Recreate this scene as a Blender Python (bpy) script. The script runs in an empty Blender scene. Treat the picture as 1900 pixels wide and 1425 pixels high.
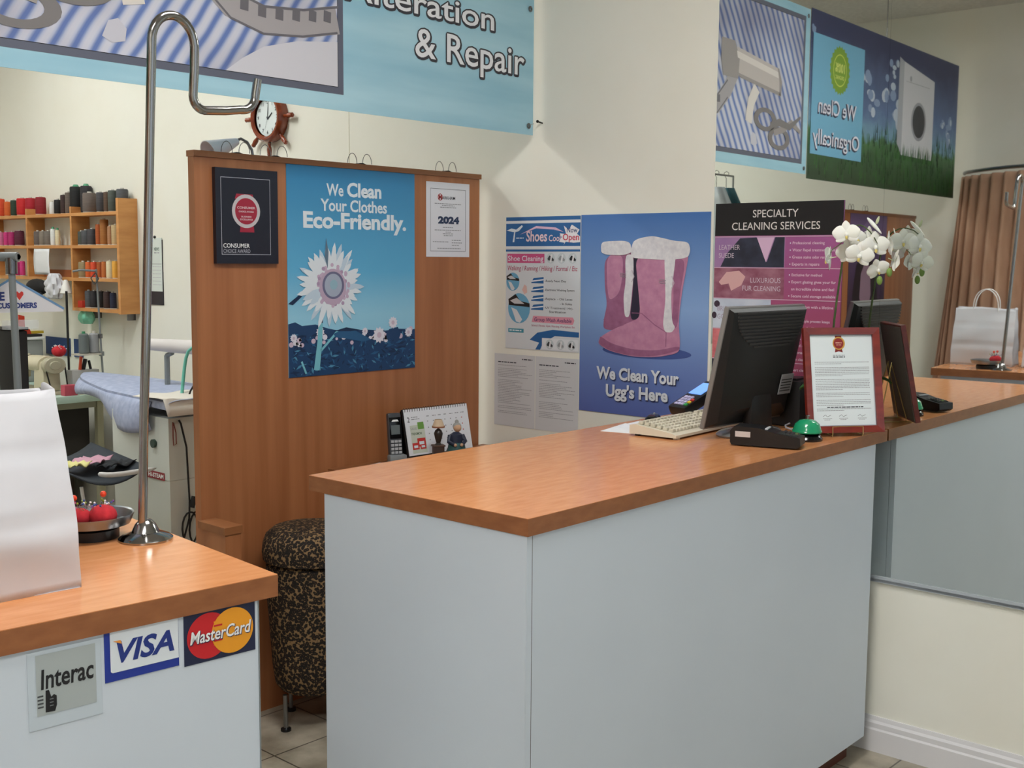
import bpy, bmesh, math, random
from mathutils import Vector, Matrix, Euler
random.seed(7)
S_ = bpy.context.scene
COL = S_.collection
PI = math.pi
def sr(v):
    v /= 255.0
    return v / 12.92 if v <= .04045 else ((v + .055) / 1.055) ** 2.4
def rgb(c): return (sr(c[0]), sr(c[1]), sr(c[2]), 1)

# ------------------------------------------------------------------ camera
cam_d = bpy.data.cameras.new('camera'); cam = bpy.data.objects.new('camera', cam_d); COL.objects.link(cam)
YAW, PITCH, ROLL = 0.7394, -0.1060, 0.0073
fw = Vector((math.cos(YAW) * math.cos(PITCH), math.sin(YAW) * math.cos(PITCH), math.sin(PITCH)))
rt = Vector((math.sin(YAW), -math.cos(YAW), 0)); up = rt.cross(fw)
r2 = math.cos(ROLL) * rt + math.sin(ROLL) * up; u2 = -math.sin(ROLL) * rt + math.cos(ROLL) * up
cam.matrix_world = Matrix(((r2.x, u2.x, -fw.x, -3.502), (r2.y, u2.y, -fw.y, 0), (r2.z, u2.z, -fw.z, 1.6), (0, 0, 0, 1)))
cam_d.sensor_width = 36; cam_d.lens = 2137.565 * 36 / 1900; cam_d.clip_start = .05
S_.camera = cam
# ------------------------------------------------------------------ light and exposure
S_.view_settings.view_transform = 'Standard'; S_.view_settings.look = 'None'
S_.view_settings.exposure = 0; S_.view_settings.gamma = 1; S_.view_settings.use_curve_mapping = False
wd = bpy.data.worlds.new('sky'); S_.world = wd; wd.use_nodes = True
wd.node_tree.nodes['Background'].inputs[0].default_value = (.75, .87, 1, 1)
wd.node_tree.nodes['Background'].inputs[1].default_value = 0.5
def area(name, loc, rot, sx, sy, power, col):
    l = bpy.data.lights.new(name, 'AREA'); l.shape = 'RECTANGLE'; l.size = sx; l.size_y = sy; l.energy = power; l.color = col
    o = bpy.data.objects.new(name, l); COL.objects.link(o); o.location = loc; o.rotation_euler = rot
    return o
CEIL = 3.416
DAY = 15; WORK = 33; SHOP = 26
area('daylight', (-2.5, -3.05, 1.65), (math.radians(90), 0, 0), 4.4, 2.3, DAY, (.80, .90, 1.0))

# ------------------------------------------------------------------ materials
MC = {}
def mat(c, rough=.6, metal=0, spec=.5, coat=0, name=None, emit=0, alpha=1, trans=0):
    key = (tuple(c), rough, metal, spec, coat, emit, alpha, trans)
    if key in MC: return MC[key]
    m = bpy.data.materials.new(name or 'mat_%d_%d_%d' % tuple(int(x) for x in c)); m.use_nodes = True
    b = m.node_tree.nodes['Principled BSDF']
    b.inputs['Base Color'].default_value = rgb(c); b.inputs['Roughness'].default_value = rough
    b.inputs['Metallic'].default_value = metal; b.inputs['Specular IOR Level'].default_value = spec
    b.inputs['Coat Weight'].default_value = coat; b.inputs['Coat Roughness'].default_value = .08
    b.inputs['Alpha'].default_value = alpha; b.inputs['Transmission Weight'].default_value = trans
    if emit:
        b.inputs['Emission Color'].default_value = rgb(c); b.inputs['Emission Strength'].default_value = emit
    MC[key] = m
    return m
def nodes(name):
    m = bpy.data.materials.new(name); m.use_nodes = True
    t = m.node_tree; return m, t, t.nodes['Principled BSDF']
def N(t, kind, **kw):
    n = t.nodes.new(kind)
    for k, v in kw.items(): setattr(n, k, v)
    return n
def ramp(t, stops):
    r = t.nodes.new('ShaderNodeValToRGB'); e = r.color_ramp.elements
    while len(e) < len(stops): e.new(.5)
    for i, (p, c) in enumerate(stops): e[i].position = p; e[i].color = rgb(c)
    return r
def noisy(name, c0, c1, scale=(8, 8, 8), rough=.6, detail=4, bump=0, coat=0, spec=.5, lo=.3, hi=.7):
    m, t, b = nodes(name)
    co = N(t, 'ShaderNodeTexCoord'); mp = N(t, 'ShaderNodeMapping'); no = N(t, 'ShaderNodeTexNoise')
    mp.inputs['Scale'].default_value = scale; no.inputs['Scale'].default_value = 1; no.inputs['Detail'].default_value = detail
    r = ramp(t, [(lo, c0), (hi, c1)])
    t.links.new(co.outputs['Object'], mp.inputs['Vector']); t.links.new(mp.outputs[0], no.inputs['Vector'])
    t.links.new(no.outputs[0], r.inputs[0]); t.links.new(r.outputs[0], b.inputs['Base Color'])
    b.inputs['Roughness'].default_value = rough; b.inputs['Coat Weight'].default_value = coat; b.inputs['Specular IOR Level'].default_value = spec
    if bump:
        bp = N(t, 'ShaderNodeBump'); bp.inputs['Strength'].default_value = bump; bp.inputs['Distance'].default_value = .004
        t.links.new(no.outputs[0], bp.inputs['Height']); t.links.new(bp.outputs[0], b.inputs['Normal'])
    return m
def gradz(name, stops, z0, z1, axis=2, noise=0, rough=.45):
    m, t, b = nodes(name)
    co = N(t, 'ShaderNodeTexCoord'); se = N(t, 'ShaderNodeSeparateXYZ'); mr = N(t, 'ShaderNodeMapRange')
    mr.inputs[1].default_value = z0; mr.inputs[2].default_value = z1
    r = ramp(t, stops)
    t.links.new(co.outputs['Object'], se.inputs[0])
    if noise:
        no = N(t, 'ShaderNodeTexNoise'); no.inputs['Scale'].default_value = 9; no.inputs['Detail'].default_value = 5
        t.links.new(co.outputs['Object'], no.inputs['Vector'])
        ma = N(t, 'ShaderNodeMath', operation='MULTIPLY_ADD'); ma.inputs[1].default_value = noise
        t.links.new(no.outputs[0], ma.inputs[0]); t.links.new(se.outputs[axis], ma.inputs[2]); t.links.new(ma.outputs[0], mr.inputs[0])
    else: t.links.new(se.outputs[axis], mr.inputs[0])
    t.links.new(mr.outputs[0], r.inputs[0]); t.links.new(r.outputs[0], b.inputs['Base Color'])
    b.inputs['Roughness'].default_value = rough
    return m
M_wall = noisy('cream_wall_paint', (233, 230, 217), (236, 234, 223), (3, 3, 3), .75, bump=.05)
M_ceil = noisy('ceiling_tile', (205, 203, 198), (222, 220, 214), (40, 40, 40), .9)
M_board = noisy('board_wood', (160, 100, 62), (178, 117, 76), (22, 22, .9), .35, 5, lo=.35, hi=.65)
M_boardd = noisy('board_wood_trim', (140, 88, 52), (160, 104, 64), (.9, 22, 22), .4, 5)
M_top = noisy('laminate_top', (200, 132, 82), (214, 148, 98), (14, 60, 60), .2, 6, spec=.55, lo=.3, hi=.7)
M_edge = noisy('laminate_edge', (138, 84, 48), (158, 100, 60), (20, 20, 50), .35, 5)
M_panel = noisy('panel_white', (206, 215, 225), (210, 219, 229), (2, 2, 2), .5)
M_seam = mat((40, 28, 20), .7)
M_kick = noisy('kick_wood', (74, 34, 20), (100, 46, 28), (3, 30, 30), .45)
M_pine = noisy('pine_shelf', (192, 130, 70), (212, 152, 90), (5, 5, 28), .5)
M_chrome = mat((158, 156, 154), .13, 1, name='chrome'); M_chromed = mat((120, 120, 122), .25, 1)
M_steel = mat((150, 152, 155), .3, 1, name='steel'); M_greyp = mat((128, 134, 136), .45)
M_black = mat((16, 16, 18), .42, name='black_plastic'); M_blackm = mat((24, 23, 24), .7); M_blackg = mat((10, 10, 12), .15)
M_white = mat((236, 236, 236), .55); M_paper = mat((228, 228, 230), .8); M_bag = noisy('bag_paper', (196, 195, 199), (208, 207, 211), (6, 6, 6), .85, bump=.12)
M_ink = mat((40, 42, 52), .8); M_grey = mat((150, 150, 155), .8); M_lgrey = mat((190, 190, 194), .8)
M_cream = mat((214, 206, 186), .5, name='beige_plastic')
M_glassy = mat((235, 240, 245), .1, 0, .5, 0, 'clear_plastic', 0, .25)

# ------------------------------------------------------------------ mesh builder
class B:
    def __init__(s): s.bm = bmesh.new(); s.mats = []
    def mi(s, m):
        if m not in s.mats: s.mats.append(m)
        return s.mats.index(m)
    def vs(s, pts, M=None): return [s.bm.verts.new((M @ Vector(p)) if M else Vector(p)) for p in pts]
    def face(s, v, m):
        try: f = s.bm.faces.new(v)
        except ValueError: return None
        f.material_index = s.mi(m); return f
    def poly(s, pts, m, M=None): return s.face(s.vs(pts, M), m)
    def box(s, c, d, m, M=None, bev=0, taper=1):
        x, y, z = c; a, b, h = d[0] / 2, d[1] / 2, d[2] / 2
        P = [(x - a, y - b, z - h), (x + a, y - b, z - h), (x + a, y + b, z - h), (x - a, y + b, z - h)]
        P += [(x + (px - x) * taper, y + (py - y) * taper, z + h) for px, py, _ in P]
        v = s.vs(P, M); fs = []
        for q in ((3, 2, 1, 0), (4, 5, 6, 7), (0, 1, 5, 4), (1, 2, 6, 5), (2, 3, 7, 6), (3, 0, 4, 7)): fs.append(s.face([v[i] for i in q], m))
        if bev:
            es = list({e for f in fs for e in f.edges})
            bmesh.ops.bevel(s.bm, geom=es, offset=bev, segments=2, affect='EDGES', profile=.6, material=s.mi(m))
    def bx(s, x0, x1, y0, y1, z0, z1, m, **k): s.box(((x0 + x1) / 2, (y0 + y1) / 2, (z0 + z1) / 2), (abs(x1 - x0), abs(y1 - y0), abs(z1 - z0)), m, **k)
    def rings(s, rs, m, close_u=True, cap=True):
        for a, b in zip(rs[:-1], rs[1:]):
            n = len(a)
            for i in range(n if close_u else n - 1):
                j = (i + 1) % n; s.face([a[i], a[j], b[j], b[i]], m)
        if cap: s.face(rs[0][::-1], m); s.face(rs[-1], m)
    def lathe(s, prof, m, c=(0, 0, 0), seg=20, M=None, cap=True, sx=1, sy=1):
        rs = []
        for r, z in prof:
            r = max(r, 1e-4)
            rs.append(s.vs([(c[0] + sx * r * math.cos(2 * PI * i / seg), c[1] + sy * r * math.sin(2 * PI * i / seg), c[2] + z) for i in range(seg)], M))
        s.rings(rs, m, True, cap)
    def tube(s, pts, r, m, seg=10, closed=False, M=None, cap=True):
        P = [Vector(p) for p in pts]; n = len(P); R = r if isinstance(r, (list, tuple)) else [r] * n
        t0 = (P[1] - P[0]).normalized(); nv = t0.orthogonal().normalized(); rs = []
        for i in range(n):
            if closed: t = (P[(i + 1) % n] - P[i - 1]).normalized()
            else: t = (P[min(i + 1, n - 1)] - P[max(i - 1, 0)]).normalized()
            nv = (nv - t * nv.dot(t))
            nv = nv.normalized() if nv.length > 1e-6 else t.orthogonal().normalized()
            bn = t.cross(nv)
            rs.append(s.vs([P[i] + R[i] * (math.cos(2 * PI * k / seg) * nv + math.sin(2 * PI * k / seg) * bn) for k in range(seg)], M))
        if closed: rs.append(rs[0]); s.rings(rs, m, True, False)
        else: s.rings(rs, m, True, cap)
    def ball(s, c, r, m, seg=14, M=None, sc=(1, 1, 1)):
        k = seg // 2
        s.lathe([(r * math.sin(PI * i / k), -sc[2] * r * math.cos(PI * i / k)) for i in range(k + 1)], m, c, seg, M, False, sc[0], sc[1])
    def grid(s, fn, nu, nv, m, closed=False):
        g = [s.vs([fn(i / nu, j / nv) for j in range(nv + 1)]) for i in range(nu + (0 if closed else 1))]
        for i in range(nu):
            a = g[i]; b = g[(i + 1) % len(g)]
            for j in range(nv): s.face([a[j], b[j], b[j + 1], a[j + 1]], m)
    def prism(s, pts, y0, y1, m, M=None):
        """outline in x,z pushed from y0 to y1"""
        a = s.vs([(x, y0, z) for x, z in pts], M); b = s.vs([(x, y1, z) for x, z in pts], M)
        s.face(a, m); s.face(b[::-1], m); n = len(pts)
        for i in range(n): s.face([a[i], b[i], b[(i + 1) % n], a[(i + 1) % n]], m)
    def build(s, name, parent=None, loc=None, rotz=None, smooth=35, solid=0, sub=0):
        bmesh.ops.recalc_face_normals(s.bm, faces=s.bm.faces)
        me = bpy.data.meshes.new(name); s.bm.to_mesh(me); s.bm.free()
        for m in s.mats: me.materials.append(m)
        if smooth:
            me.polygons.foreach_set('use_smooth', [True] * len(me.polygons)); me.set_sharp_from_angle(angle=math.radians(smooth))
        o = bpy.data.objects.new(name, me); COL.objects.link(o)
        if parent: o.parent = parent
        if loc is not None: o.location = loc
        if rotz is not None: o.rotation_euler = (0, 0, rotz)
        if solid:
            md = o.modifiers.new('thickness', 'SOLIDIFY'); md.thickness = solid; md.offset = 0
        if sub:
            md = o.modifiers.new('smooth', 'SUBSURF'); md.levels = sub; md.render_levels = sub
        return o
def tag(o, label, cat, group=None):
    o['label'] = label; o['category'] = cat
    if group: o['group'] = group
    return o
def thing(name, label, cat, loc=(0, 0, 0), rotz=0, group=None):
    o = bpy.data.objects.new(name, None); COL.objects.link(o); o.location = loc; o.rotation_euler = (0, 0, rotz); o.empty_display_size = .05
    return tag(o, label, cat, group)
def struct(o): o['kind'] = 'structure'; return o
def lab(o, l): o['label'] = l; return o

# wall with the mirror: slightly out of square with the counters
WK = -0.0253
EY = Vector((WK, 1, 0)).normalized(); WN = Vector((-1, WK, 0)).normalized(); WR = -PI / 2 - math.atan(WK)
def wp(s, z, off=0): return Vector((0, 2.5, 0)) + (s - 2.5) * EY + off * WN + Vector((0, 0, z))

# ------------------------------------------------------------------ lettering
TC = {}
def glyphs(t, bold=0, shear=0, space=1):
    k = (t, bold, shear, space)
    if k not in TC:
        cu = bpy.data.curves.new('lettering', 'FONT'); cu.body = t; cu.offset = bold; cu.shear = shear; cu.space_character = space; cu.resolution_u = 3
        cu.fill_mode = 'FRONT'
        o = bpy.data.objects.new('lettering', cu); COL.objects.link(o)
        dg = bpy.context.evaluated_depsgraph_get(); me = bpy.data.meshes.new_from_object(o.evaluated_get(dg))
        vs = [(v.co.x, v.co.y) for v in me.vertices]; fs = [tuple(p.vertices) for p in me.polygons]
        bpy.data.objects.remove(o); bpy.data.curves.remove(cu); bpy.data.meshes.remove(me)
        TC[k] = (vs, fs, min(v[0] for v in vs), max(v[0] for v in vs))
    return TC[k]
class Sheet(B):
    """flat print: x to the right, z up, printed face towards -y"""
    def __init__(s, t=.002): B.__init__(s); s.t = t; s.mz = None
    def y(s, k): return -(s.t + .0004 * k)
    def base(s, x0, z0, x1, z1, m): s.bx(x0, x1, -s.t, 0, z0, z1, m)
    def rect(s, x0, z0, x1, z1, m, k=1): s.poly([(x0, s.y(k), z0), (x1, s.y(k), z0), (x1, s.y(k), z1), (x0, s.y(k), z1)], m)
    def pl(s, pts, m, k=1):
        if s.mz:
            pts = [(x, s.mz(z)) for x, z in pts]
            for _ in range(3 if len(pts) > 4 else 0):   # round the printed outline
                q = []
                for i, (x, z) in enumerate(pts):
                    x2, z2 = pts[(i + 1) % len(pts)]; q += [(x * .8 + x2 * .2, z * .8 + z2 * .2), (x * .2 + x2 * .8, z * .2 + z2 * .8)]
                pts = q
        s.poly([(x, s.y(k), z) for x, z in pts], m)
    def ell(s, cx, cz, rx, rz, m, k=1, seg=24, a0=0): s.pl([(cx + rx * math.cos(a0 + 2 * PI * i / seg), cz + rz * math.sin(a0 + 2 * PI * i / seg)) for i in range(seg)], m, k)
    def ring(s, cx, cz, r0, r1, m, k=1, seg=28, fz=1):
        for i in range(seg):
            a, b = 2 * PI * i / seg, 2 * PI * (i + 1) / seg
            s.pl([(cx + r * math.cos(t), cz + fz * r * math.sin(t)) for r, t in ((r0, a), (r1, a), (r1, b), (r0, b))], m, k)
    def border(s, x0, z0, x1, z1, w, m, k=1):
        s.rect(x0, z0, x1, z0 + w, m, k); s.rect(x0, z1 - w, x1, z1, m, k); s.rect(x0, z0 + w, x0 + w, z1 - w, m, k); s.rect(x1 - w, z0 + w, x1, z1 - w, m, k)
    def stroke(s, pts, w, m, k=1):
        W_ = w if isinstance(w, (list, tuple)) else [w] * len(pts); L = []; R = []
        for i, p in enumerate(pts):
            a = Vector(pts[max(i - 1, 0)]); b = Vector(pts[min(i + 1, len(pts) - 1)]); d = (b - a).normalized(); n = Vector((-d.y, d.x)) * W_[i] / 2
            L.append(Vector(p) + n); R.append(Vector(p) - n)
        for i in range(len(pts) - 1): s.pl([L[i], L[i + 1], R[i + 1], R[i]], m, k)
    def txt(s, t, x, z, h, m, k=2, al='l', w=None, bold=0, shear=0, space=1, rot=0, grow=0):
        vs, fs, a, b = glyphs(t, bold, shear, space); sc = h / .72; sx = (w / (b - a)) if w else sc
        ox = {'l': -a, 'c': -(a + b) / 2, 'r': -b}[al]; cr, srr = math.cos(rot), math.sin(rot)
        q = []
        for px, pz in vs:
            lx, lz = (px + ox) * sx, pz * sc; q.append((x + lx * cr - lz * srr, s.y(k), z + lx * srr + lz * cr))
        v = s.vs(q)
        for f in fs: s.face([v[i] for i in f], m)
    def greek(s, x0, x1, z, h, m, k=1, seed=0, gap=.25):
        rd = random.Random(seed * 131 + int(z * 9999)); x = x0
        while x < x1 - h:
            wl = h * rd.uniform(1.5, 5); s.rect(x, z, min(x + wl, x1), z + h, m, k); x += wl + h * gap * 3
    def para(s, x0, x1, z, h, lead, n, m, k=1, last=.6, seed=0):
        for i in range(n): s.greek(x0, x0 + (x1 - x0) * (last if i == n - 1 else 1), z - i * lead, h, m, k, seed + i)

# ================================================================== setting
def slab(name, x0, x1, y0, y1, z0, z1, m):
    b = B(); b.bx(x0, x1, y0, y1, z0, z1, m); return struct(b.build(name, smooth=0))
mf, t, bs = nodes('floor_tile')
co = N(t, 'ShaderNodeTexCoord'); mp = N(t, 'ShaderNodeMapping'); mp.inputs['Location'].default_value = (.165, .02, 0)
br = N(t, 'ShaderNodeTexBrick'); br.offset = 0; br.inputs['Scale'].default_value = 1; br.inputs['Brick Width'].default_value = .3; br.inputs['Row Height'].default_value = .3
br.inputs['Mortar Size'].default_value = .003; br.inputs['Color1'].default_value = rgb((192, 184, 168)); br.inputs['Color2'].default_value = rgb((184, 177, 162)); br.inputs['Mortar'].default_value = rgb((96, 90, 82))
no = N(t, 'ShaderNodeTexNoise'); no.inputs['Scale'].default_value = 7; no.inputs['Detail'].default_value = 8
rp = ramp(t, [(.35, (190, 186, 178)), (.65, (255, 253, 248))]); mx = N(t, 'ShaderNodeMix', data_type='RGBA', blend_type='MULTIPLY'); mx.inputs[0].default_value = 1
t.links.new(co.outputs['Object'], mp.inputs[0]); t.links.new(mp.outputs[0], br.inputs['Vector']); t.links.new(co.outputs['Object'], no.inputs['Vector'])
t.links.new(no.outputs[0], rp.inputs[0]); t.links.new(br.outputs[0], mx.inputs[6]); t.links.new(rp.outputs[0], mx.inputs[7]); t.links.new(mx.outputs[2], bs.inputs['Base Color']); bs.inputs['Roughness'].default_value = .3
slab('floor', -5.2, .35, -3.3, 8.2, -.1, 0, mf)
slab('ceiling', -5.2, .35, -3.3, 8.2, CEIL, CEIL + .1, M_ceil)
b = B(); b.bx(-5.6, 5.8, 0, .1, 0, CEIL, M_wall)   # wall in its own frame
struct(b.build('wall_right', loc=wp(2.5, 0, 0), rotz=WR, smooth=0))
slab('wall_left', -5.1, -5, -3.3, 8.2, 0, CEIL, M_wall)
slab('wall_back', -5.0, -.145, 8.0, 8.1, 0, CEIL, M_wall)
b = B()
for x0, x1, z0, z1 in ((-5, .14, 0, .5), (-5, .14, 2.8, CEIL), (-5, -4.7, .5, 2.8), (-.3, .14, .5, 2.8)): b.bx(x0, x1, -3.2, -3.1, z0, z1, M_wall)
struct(b.build('wall_front', smooth=0))
wf = struct(bpy.data.objects.new('window_1', None)); COL.objects.link(wf); wf.location = (-2.5, -3.15, .5)
b = B()
for x in (-2.2, -.74, .74, 2.2): b.bx(x - .03, x + .03, -.04, .04, 0, 2.3, M_steel)
b.bx(-2.23, 2.23, -.04, .04, 0, .05, M_steel); b.bx(-2.23, 2.23, -.04, .04, 2.25, 2.3, M_steel); b.build('window_frame', wf, smooth=0)
b = B(); b.bx(-2.18, 2.18, -.003, .003, .05, 2.25, mat((225, 235, 240), .05, 0, .5, 0, 'shop_glass', 0, .15)); b.build('window_pane', wf, smooth=0)
# baseboard with a stepped profile
b = B(); M_bb = mat((222, 220, 222), .45)
prof = [(0, 0), (-.017, 0), (-.017, .074), (-.013, .08), (-.013, .096), (-.008, .104), (-.006, .117), (0, .117)]
va = b.vs([(-1.0, y, z) for y, z in prof]); vb = b.vs([(5.55, y, z) for y, z in prof])
for i in range(len(prof) - 1): b.face([va[i], va[i + 1], vb[i + 1], vb[i]], M_bb)
b.face(va, M_bb); b.face(vb[::-1], M_bb)
struct(b.build('baseboard_right', loc=wp(2.5, 0, 0), rotz=WR, smooth=20))
M_line = mat((205, 198, 172), .8)
b = B(); b.bx(-.0012, .0012, -.0012, 0, 1.3, CEIL, M_line); struct(b.build('trim_1', loc=wp(4.177, 0), rotz=WR, smooth=0))   # drywall seam

# ceiling lights
def ceiling_light(x, y, sx, sy, e, label, col):
    r = thing('ceiling_light', label, 'ceiling light', (x, y, CEIL), 0, 'fluorescent ceiling lights')
    b = B(); h = .07
    for a0, a1, c0, c1 in ((-sx / 2, sx / 2, -sy / 2, -sy / 2 + .02), (-sx / 2, sx / 2, sy / 2 - .02, sy / 2), (-sx / 2, -sx / 2 + .02, -sy / 2 + .02, sy / 2 - .02), (sx / 2 - .02, sx / 2, -sy / 2 + .02, sy / 2 - .02)):
        b.bx(a0, a1, c0, c1, -h, 0, M_white)
    b.build('frame', r, smooth=0)
    b = B(); b.bx(-sx / 2 + .02, sx / 2 - .02, -sy / 2 + .02, sy / 2 - .02, -h + .01, -.012, mat(col, .5, emit=e)); b.build('diffuser', r, smooth=0)
ceiling_light(-1.5, 4.75, 1.2, .3, WORK, 'long fluorescent ceiling light over the workroom nearest the wooden boards', (247, 250, 247))
ceiling_light(-1.5, 6.4, 1.2, .3, WORK, 'long fluorescent ceiling light over the sewing machine', (247, 250, 247))
ceiling_light(-3.6, 5.4, 1.2, .3, WORK, 'long fluorescent ceiling light at the back of the workroom', (247, 250, 247))
ceiling_light(-1.9, 1.25, 1.2, .6, SHOP, 'square fluorescent ceiling light over the customer side near the mirror', (252, 252, 250))
ceiling_light(-3.95, .3, 1.2, .6, SHOP * .92, 'square fluorescent ceiling light over the customer side near the curtain', (252, 252, 250))

# ================================================================== mirror
mm, t, bs = nodes('mirror_glass')
bs.inputs['Base Color'].default_value = (.80, .83, .81, 1); bs.inputs['Metallic'].default_value = 1; bs.inputs['Roughness'].default_value = .015
MS0 = 2.238
M_alu = mat((176, 182, 188), .3)
r = thing('wall_mirror', 'large frameless wall mirror in a chrome channel at the right end of the counter', 'mirror', wp(MS0, .577), WR)
seam = MS0 - 1.62
b = B(); b.bx(0, seam - .0002, -.006, -.001, .004, 2.7, mm); b.build('mirror_pane', r, smooth=0)
b = B(); b.bx(seam + .0002, 3.1, -.006, -.001, .004, 2.7, mm); b.build('mirror_pane', r, smooth=0)
b = B(); b.prism([(0, 0)] * 0 or [(0, -.006), (3.1, -.006), (3.1, .012), (0, .012)], -.011, -.0065, M_alu); b.bx(0, 3.1, -.011, -.0005, -.008, .003, M_alu)
lab(b.build('channel', r, smooth=0), 'chrome channel along the lower edge of the mirror')

# ================================================================== counters
CT = 1.073; TH = .038
def counter(name, label, loc, rotz, L, D, rail):
    """front left corner of top at origin, x along the front, y to the staff side"""
    r = thing(name, label, 'counter', loc, rotz)
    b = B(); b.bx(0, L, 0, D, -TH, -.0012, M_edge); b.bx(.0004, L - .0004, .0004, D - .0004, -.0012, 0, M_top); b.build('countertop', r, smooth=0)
    return r
X1, Y1, YB = -1.758, 1.543, 2.255
LM = .012 - X1
ct = counter('service_counter', 'long white service counter with orange-brown wooden top running up to the mirror', (X1, Y1, CT), .0175, LM, YB - Y1, 0)
zk = .075 - CT
b = B(); b.bx(.0205, LM - .076, .004, .022, zk, -TH - .0005, M_panel); b.build('front_panel', ct, smooth=0)
b = B(); b.bx(.002, .02, .0062, .655, zk, -TH - .0005, M_panel); lab(b.build('end_panel', ct, smooth=0), 'white end panel facing the gap between the two counters')
b = B(); b.bx(.002, .0189, .0042, .0058, zk, -TH - .0005, M_panel); b.bx(.0190, .0204, .0042, .02, zk, -TH - .0005, M_seam); b.build('corner_trim', ct, smooth=0)
b = B(); b.bx(LM - .095, LM - .077, .0235, .655, zk, -TH - .0005, M_panel); b.build('end_panel', ct, smooth=0)
b = B(); b.bx(.021, LM - .096, .5, .515, -.6, -.585, M_panel); b.bx(.021, LM - .096, .03, .65, -.52, -.5, M_panel); b.build('shelf', ct, smooth=0)
b = B(); b.bx(.022, LM - .1, .05, .066, -CT, zk, M_kick); lab(b.build('toe_kick', ct, smooth=0), 'dark reddish wooden toe kick')
TL = math.atan2(-.039, .451)
LCW = 1.5
lc = counter('pickup_counter', 'white counter at lower left with a wooden top and card stickers on its front', (-2.365 - LCW * math.cos(TL), 1.568 - LCW * math.sin(TL), CT), TL, LCW, .70, 0)
b = B(); b.bx(.01, LCW - .037, .004, .022, -CT + .06, -TH - .0005, M_panel); b.build('front_panel', lc, smooth=0)
b = B(); b.bx(LCW - .056, LCW - .038, .0235, .66, -CT, -TH - .0005, M_panel); b.build('end_panel', lc, smooth=0)
b = B(); b.bx(LCW - .0372, LCW - .035, .003, .0225, -CT + .06, -TH - .0005, M_greyp); b.build('edge_strip', lc, smooth=0)
b = B(); b.bx(.02, .04, .0235, .66, -CT, -TH - .0005, M_panel); b.build('end_panel', lc, smooth=0)
b = B(); b.bx(.045, LCW - .06, .04, .056, -CT, -CT + .06, M_kick); b.build('toe_kick', lc, smooth=0)
def on_lc(x, z, off=0):   # x measured from the right end of the counter's front
    a = Vector((math.cos(TL), math.sin(TL), 0)); n = Vector((-math.sin(TL), math.cos(TL), 0))
    return Vector((-2.365, 1.568, CT)) + a * x + n * (.004 - off) + Vector((0, 0, z))
# --- card stickers
navy = mat((26, 34, 78), .4); vblue = mat((30, 54, 150), .4)
s = Sheet(.0006); s.base(0, 0, .128, .084, mat((26, 34, 66), .4))
cx, cz, rr = .043, .0425, .038
s.ell(cx, cz, rr, rr, mat((204, 32, 40), .4), 1, 32); s.ell(.086, cz, rr, rr, mat((240, 160, 36), .4), 2, 32)
for i in range(7): s.rect(.052, cz + .019 - i * .0062 + (-.0005), .0672, cz + .0215 - i * .0062, mat((204, 32, 40), .4) if i % 2 else mat((240, 160, 36), .4), 3)
s.txt('MasterCard', .0655, cz - .0095, .021, navy, 4, 'c', .111, .03, .2); s.txt('MasterCard', .0645, cz - .0085, .021, M_white, 5, 'c', .11, .015, .2)
tag(s.build('card_sticker', loc=on_lc(-.171, -.1215, .0004), rotz=TL, smooth=0), 'navy card sticker with overlapping red and orange circles under the counter edge', 'sticker', 'card stickers')
s = Sheet(.0006); s.base(0, 0, .121, .078, vblue)
s.pl([(.009, .016), (.012, .0135), (.1205, .0135), (.1205, .078), (.009, .078)], mat((224, 230, 236), .4), 1)
s.txt('VISA', .066, .0285, .0335, mat((32, 52, 130), .4), 2, 'c', .094, .03, .25); s.pl([(.0135, .063), (.0255, .063), (.031, .044), (.027, .057)], mat((230, 150, 60), .4), 3)
tag(s.build('card_sticker', loc=on_lc(-.301, -.1165, .0004), rotz=TL, smooth=0), 'white card sticker with blue VISA letters and a blue bottom band', 'sticker', 'card stickers')
s = Sheet(.0006); s.base(-.012, -.02, .098, .098, mat((196, 207, 216), .4)); s.rect(0, 0, .089, .092, mat((172, 180, 180), .4), 1)
s.txt('Interac', .046, .040, .030, mat((26, 26, 30), .4), 2, 'c', .079, .02, .08)
s.pl([(.012, .004), (.026, .003), (.029, .012), (.029, .026), (.025, .029), (.021, .026), (.018, .037), (.013, .037)], mat((22, 22, 26), .4), 2)
for i in range(4): s.rect(.001, .012 + i * .0055, .0095, .0145 + i * .0055, mat((70, 74, 76), .4), 2)
for i in range(3): s.rect(.0185, .012 + i * .005, .024, .0135 + i * .005, mat((120, 124, 126), .4), 3)
tag(s.build('card_sticker', loc=on_lc(-.404, -.1415, .0004), rotz=TL, smooth=0), 'grey translucent card sticker with black Interac letters and a small hand', 'sticker', 'card stickers')

# ================================================================== wooden boards
YBd = 3.318
def board(label, x0, x1):
    r = thing('partition_board', label, 'partition', (x0, YBd, 0))
    L = x1 - x0
    b = B(); b.bx(0, L, 0, .035, .0, 1.932, M_board); b.build('panel', r, smooth=0)
    b = B(); b.bx(-.002, L + .006, -.006, .041, 1.9325, 1.952, M_boardd); b.build('top_rail', r, smooth=0)
    return r
board('tall wooden partition board carrying the blue flower poster', -1.402, -.07)
board('tall wooden partition board with a purple poster, seen only in the mirror', -4.83, -3.3)
def clip(x, label):
    r = thing('binder_clip', label, 'clip', (x, YBd + .017, 1.953), 0, 'wire clips along the board top')
    b = B(); b.prism([(-.02, 0), (.02, 0), (.006, .004), (-.006, .004)], -.014, .014, M_blackm); b.build('clip_body', r)
    for sx in (-1, 1):
        b = B(); b.tube([(sx * .032 + .022 * math.cos(PI * i / 10), -.004 * sx, .003 + .036 * math.sin(PI * i / 10)) for i in range(11)], .0013, M_chromed, 6)
        b.build('wire_loop', r)
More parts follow.
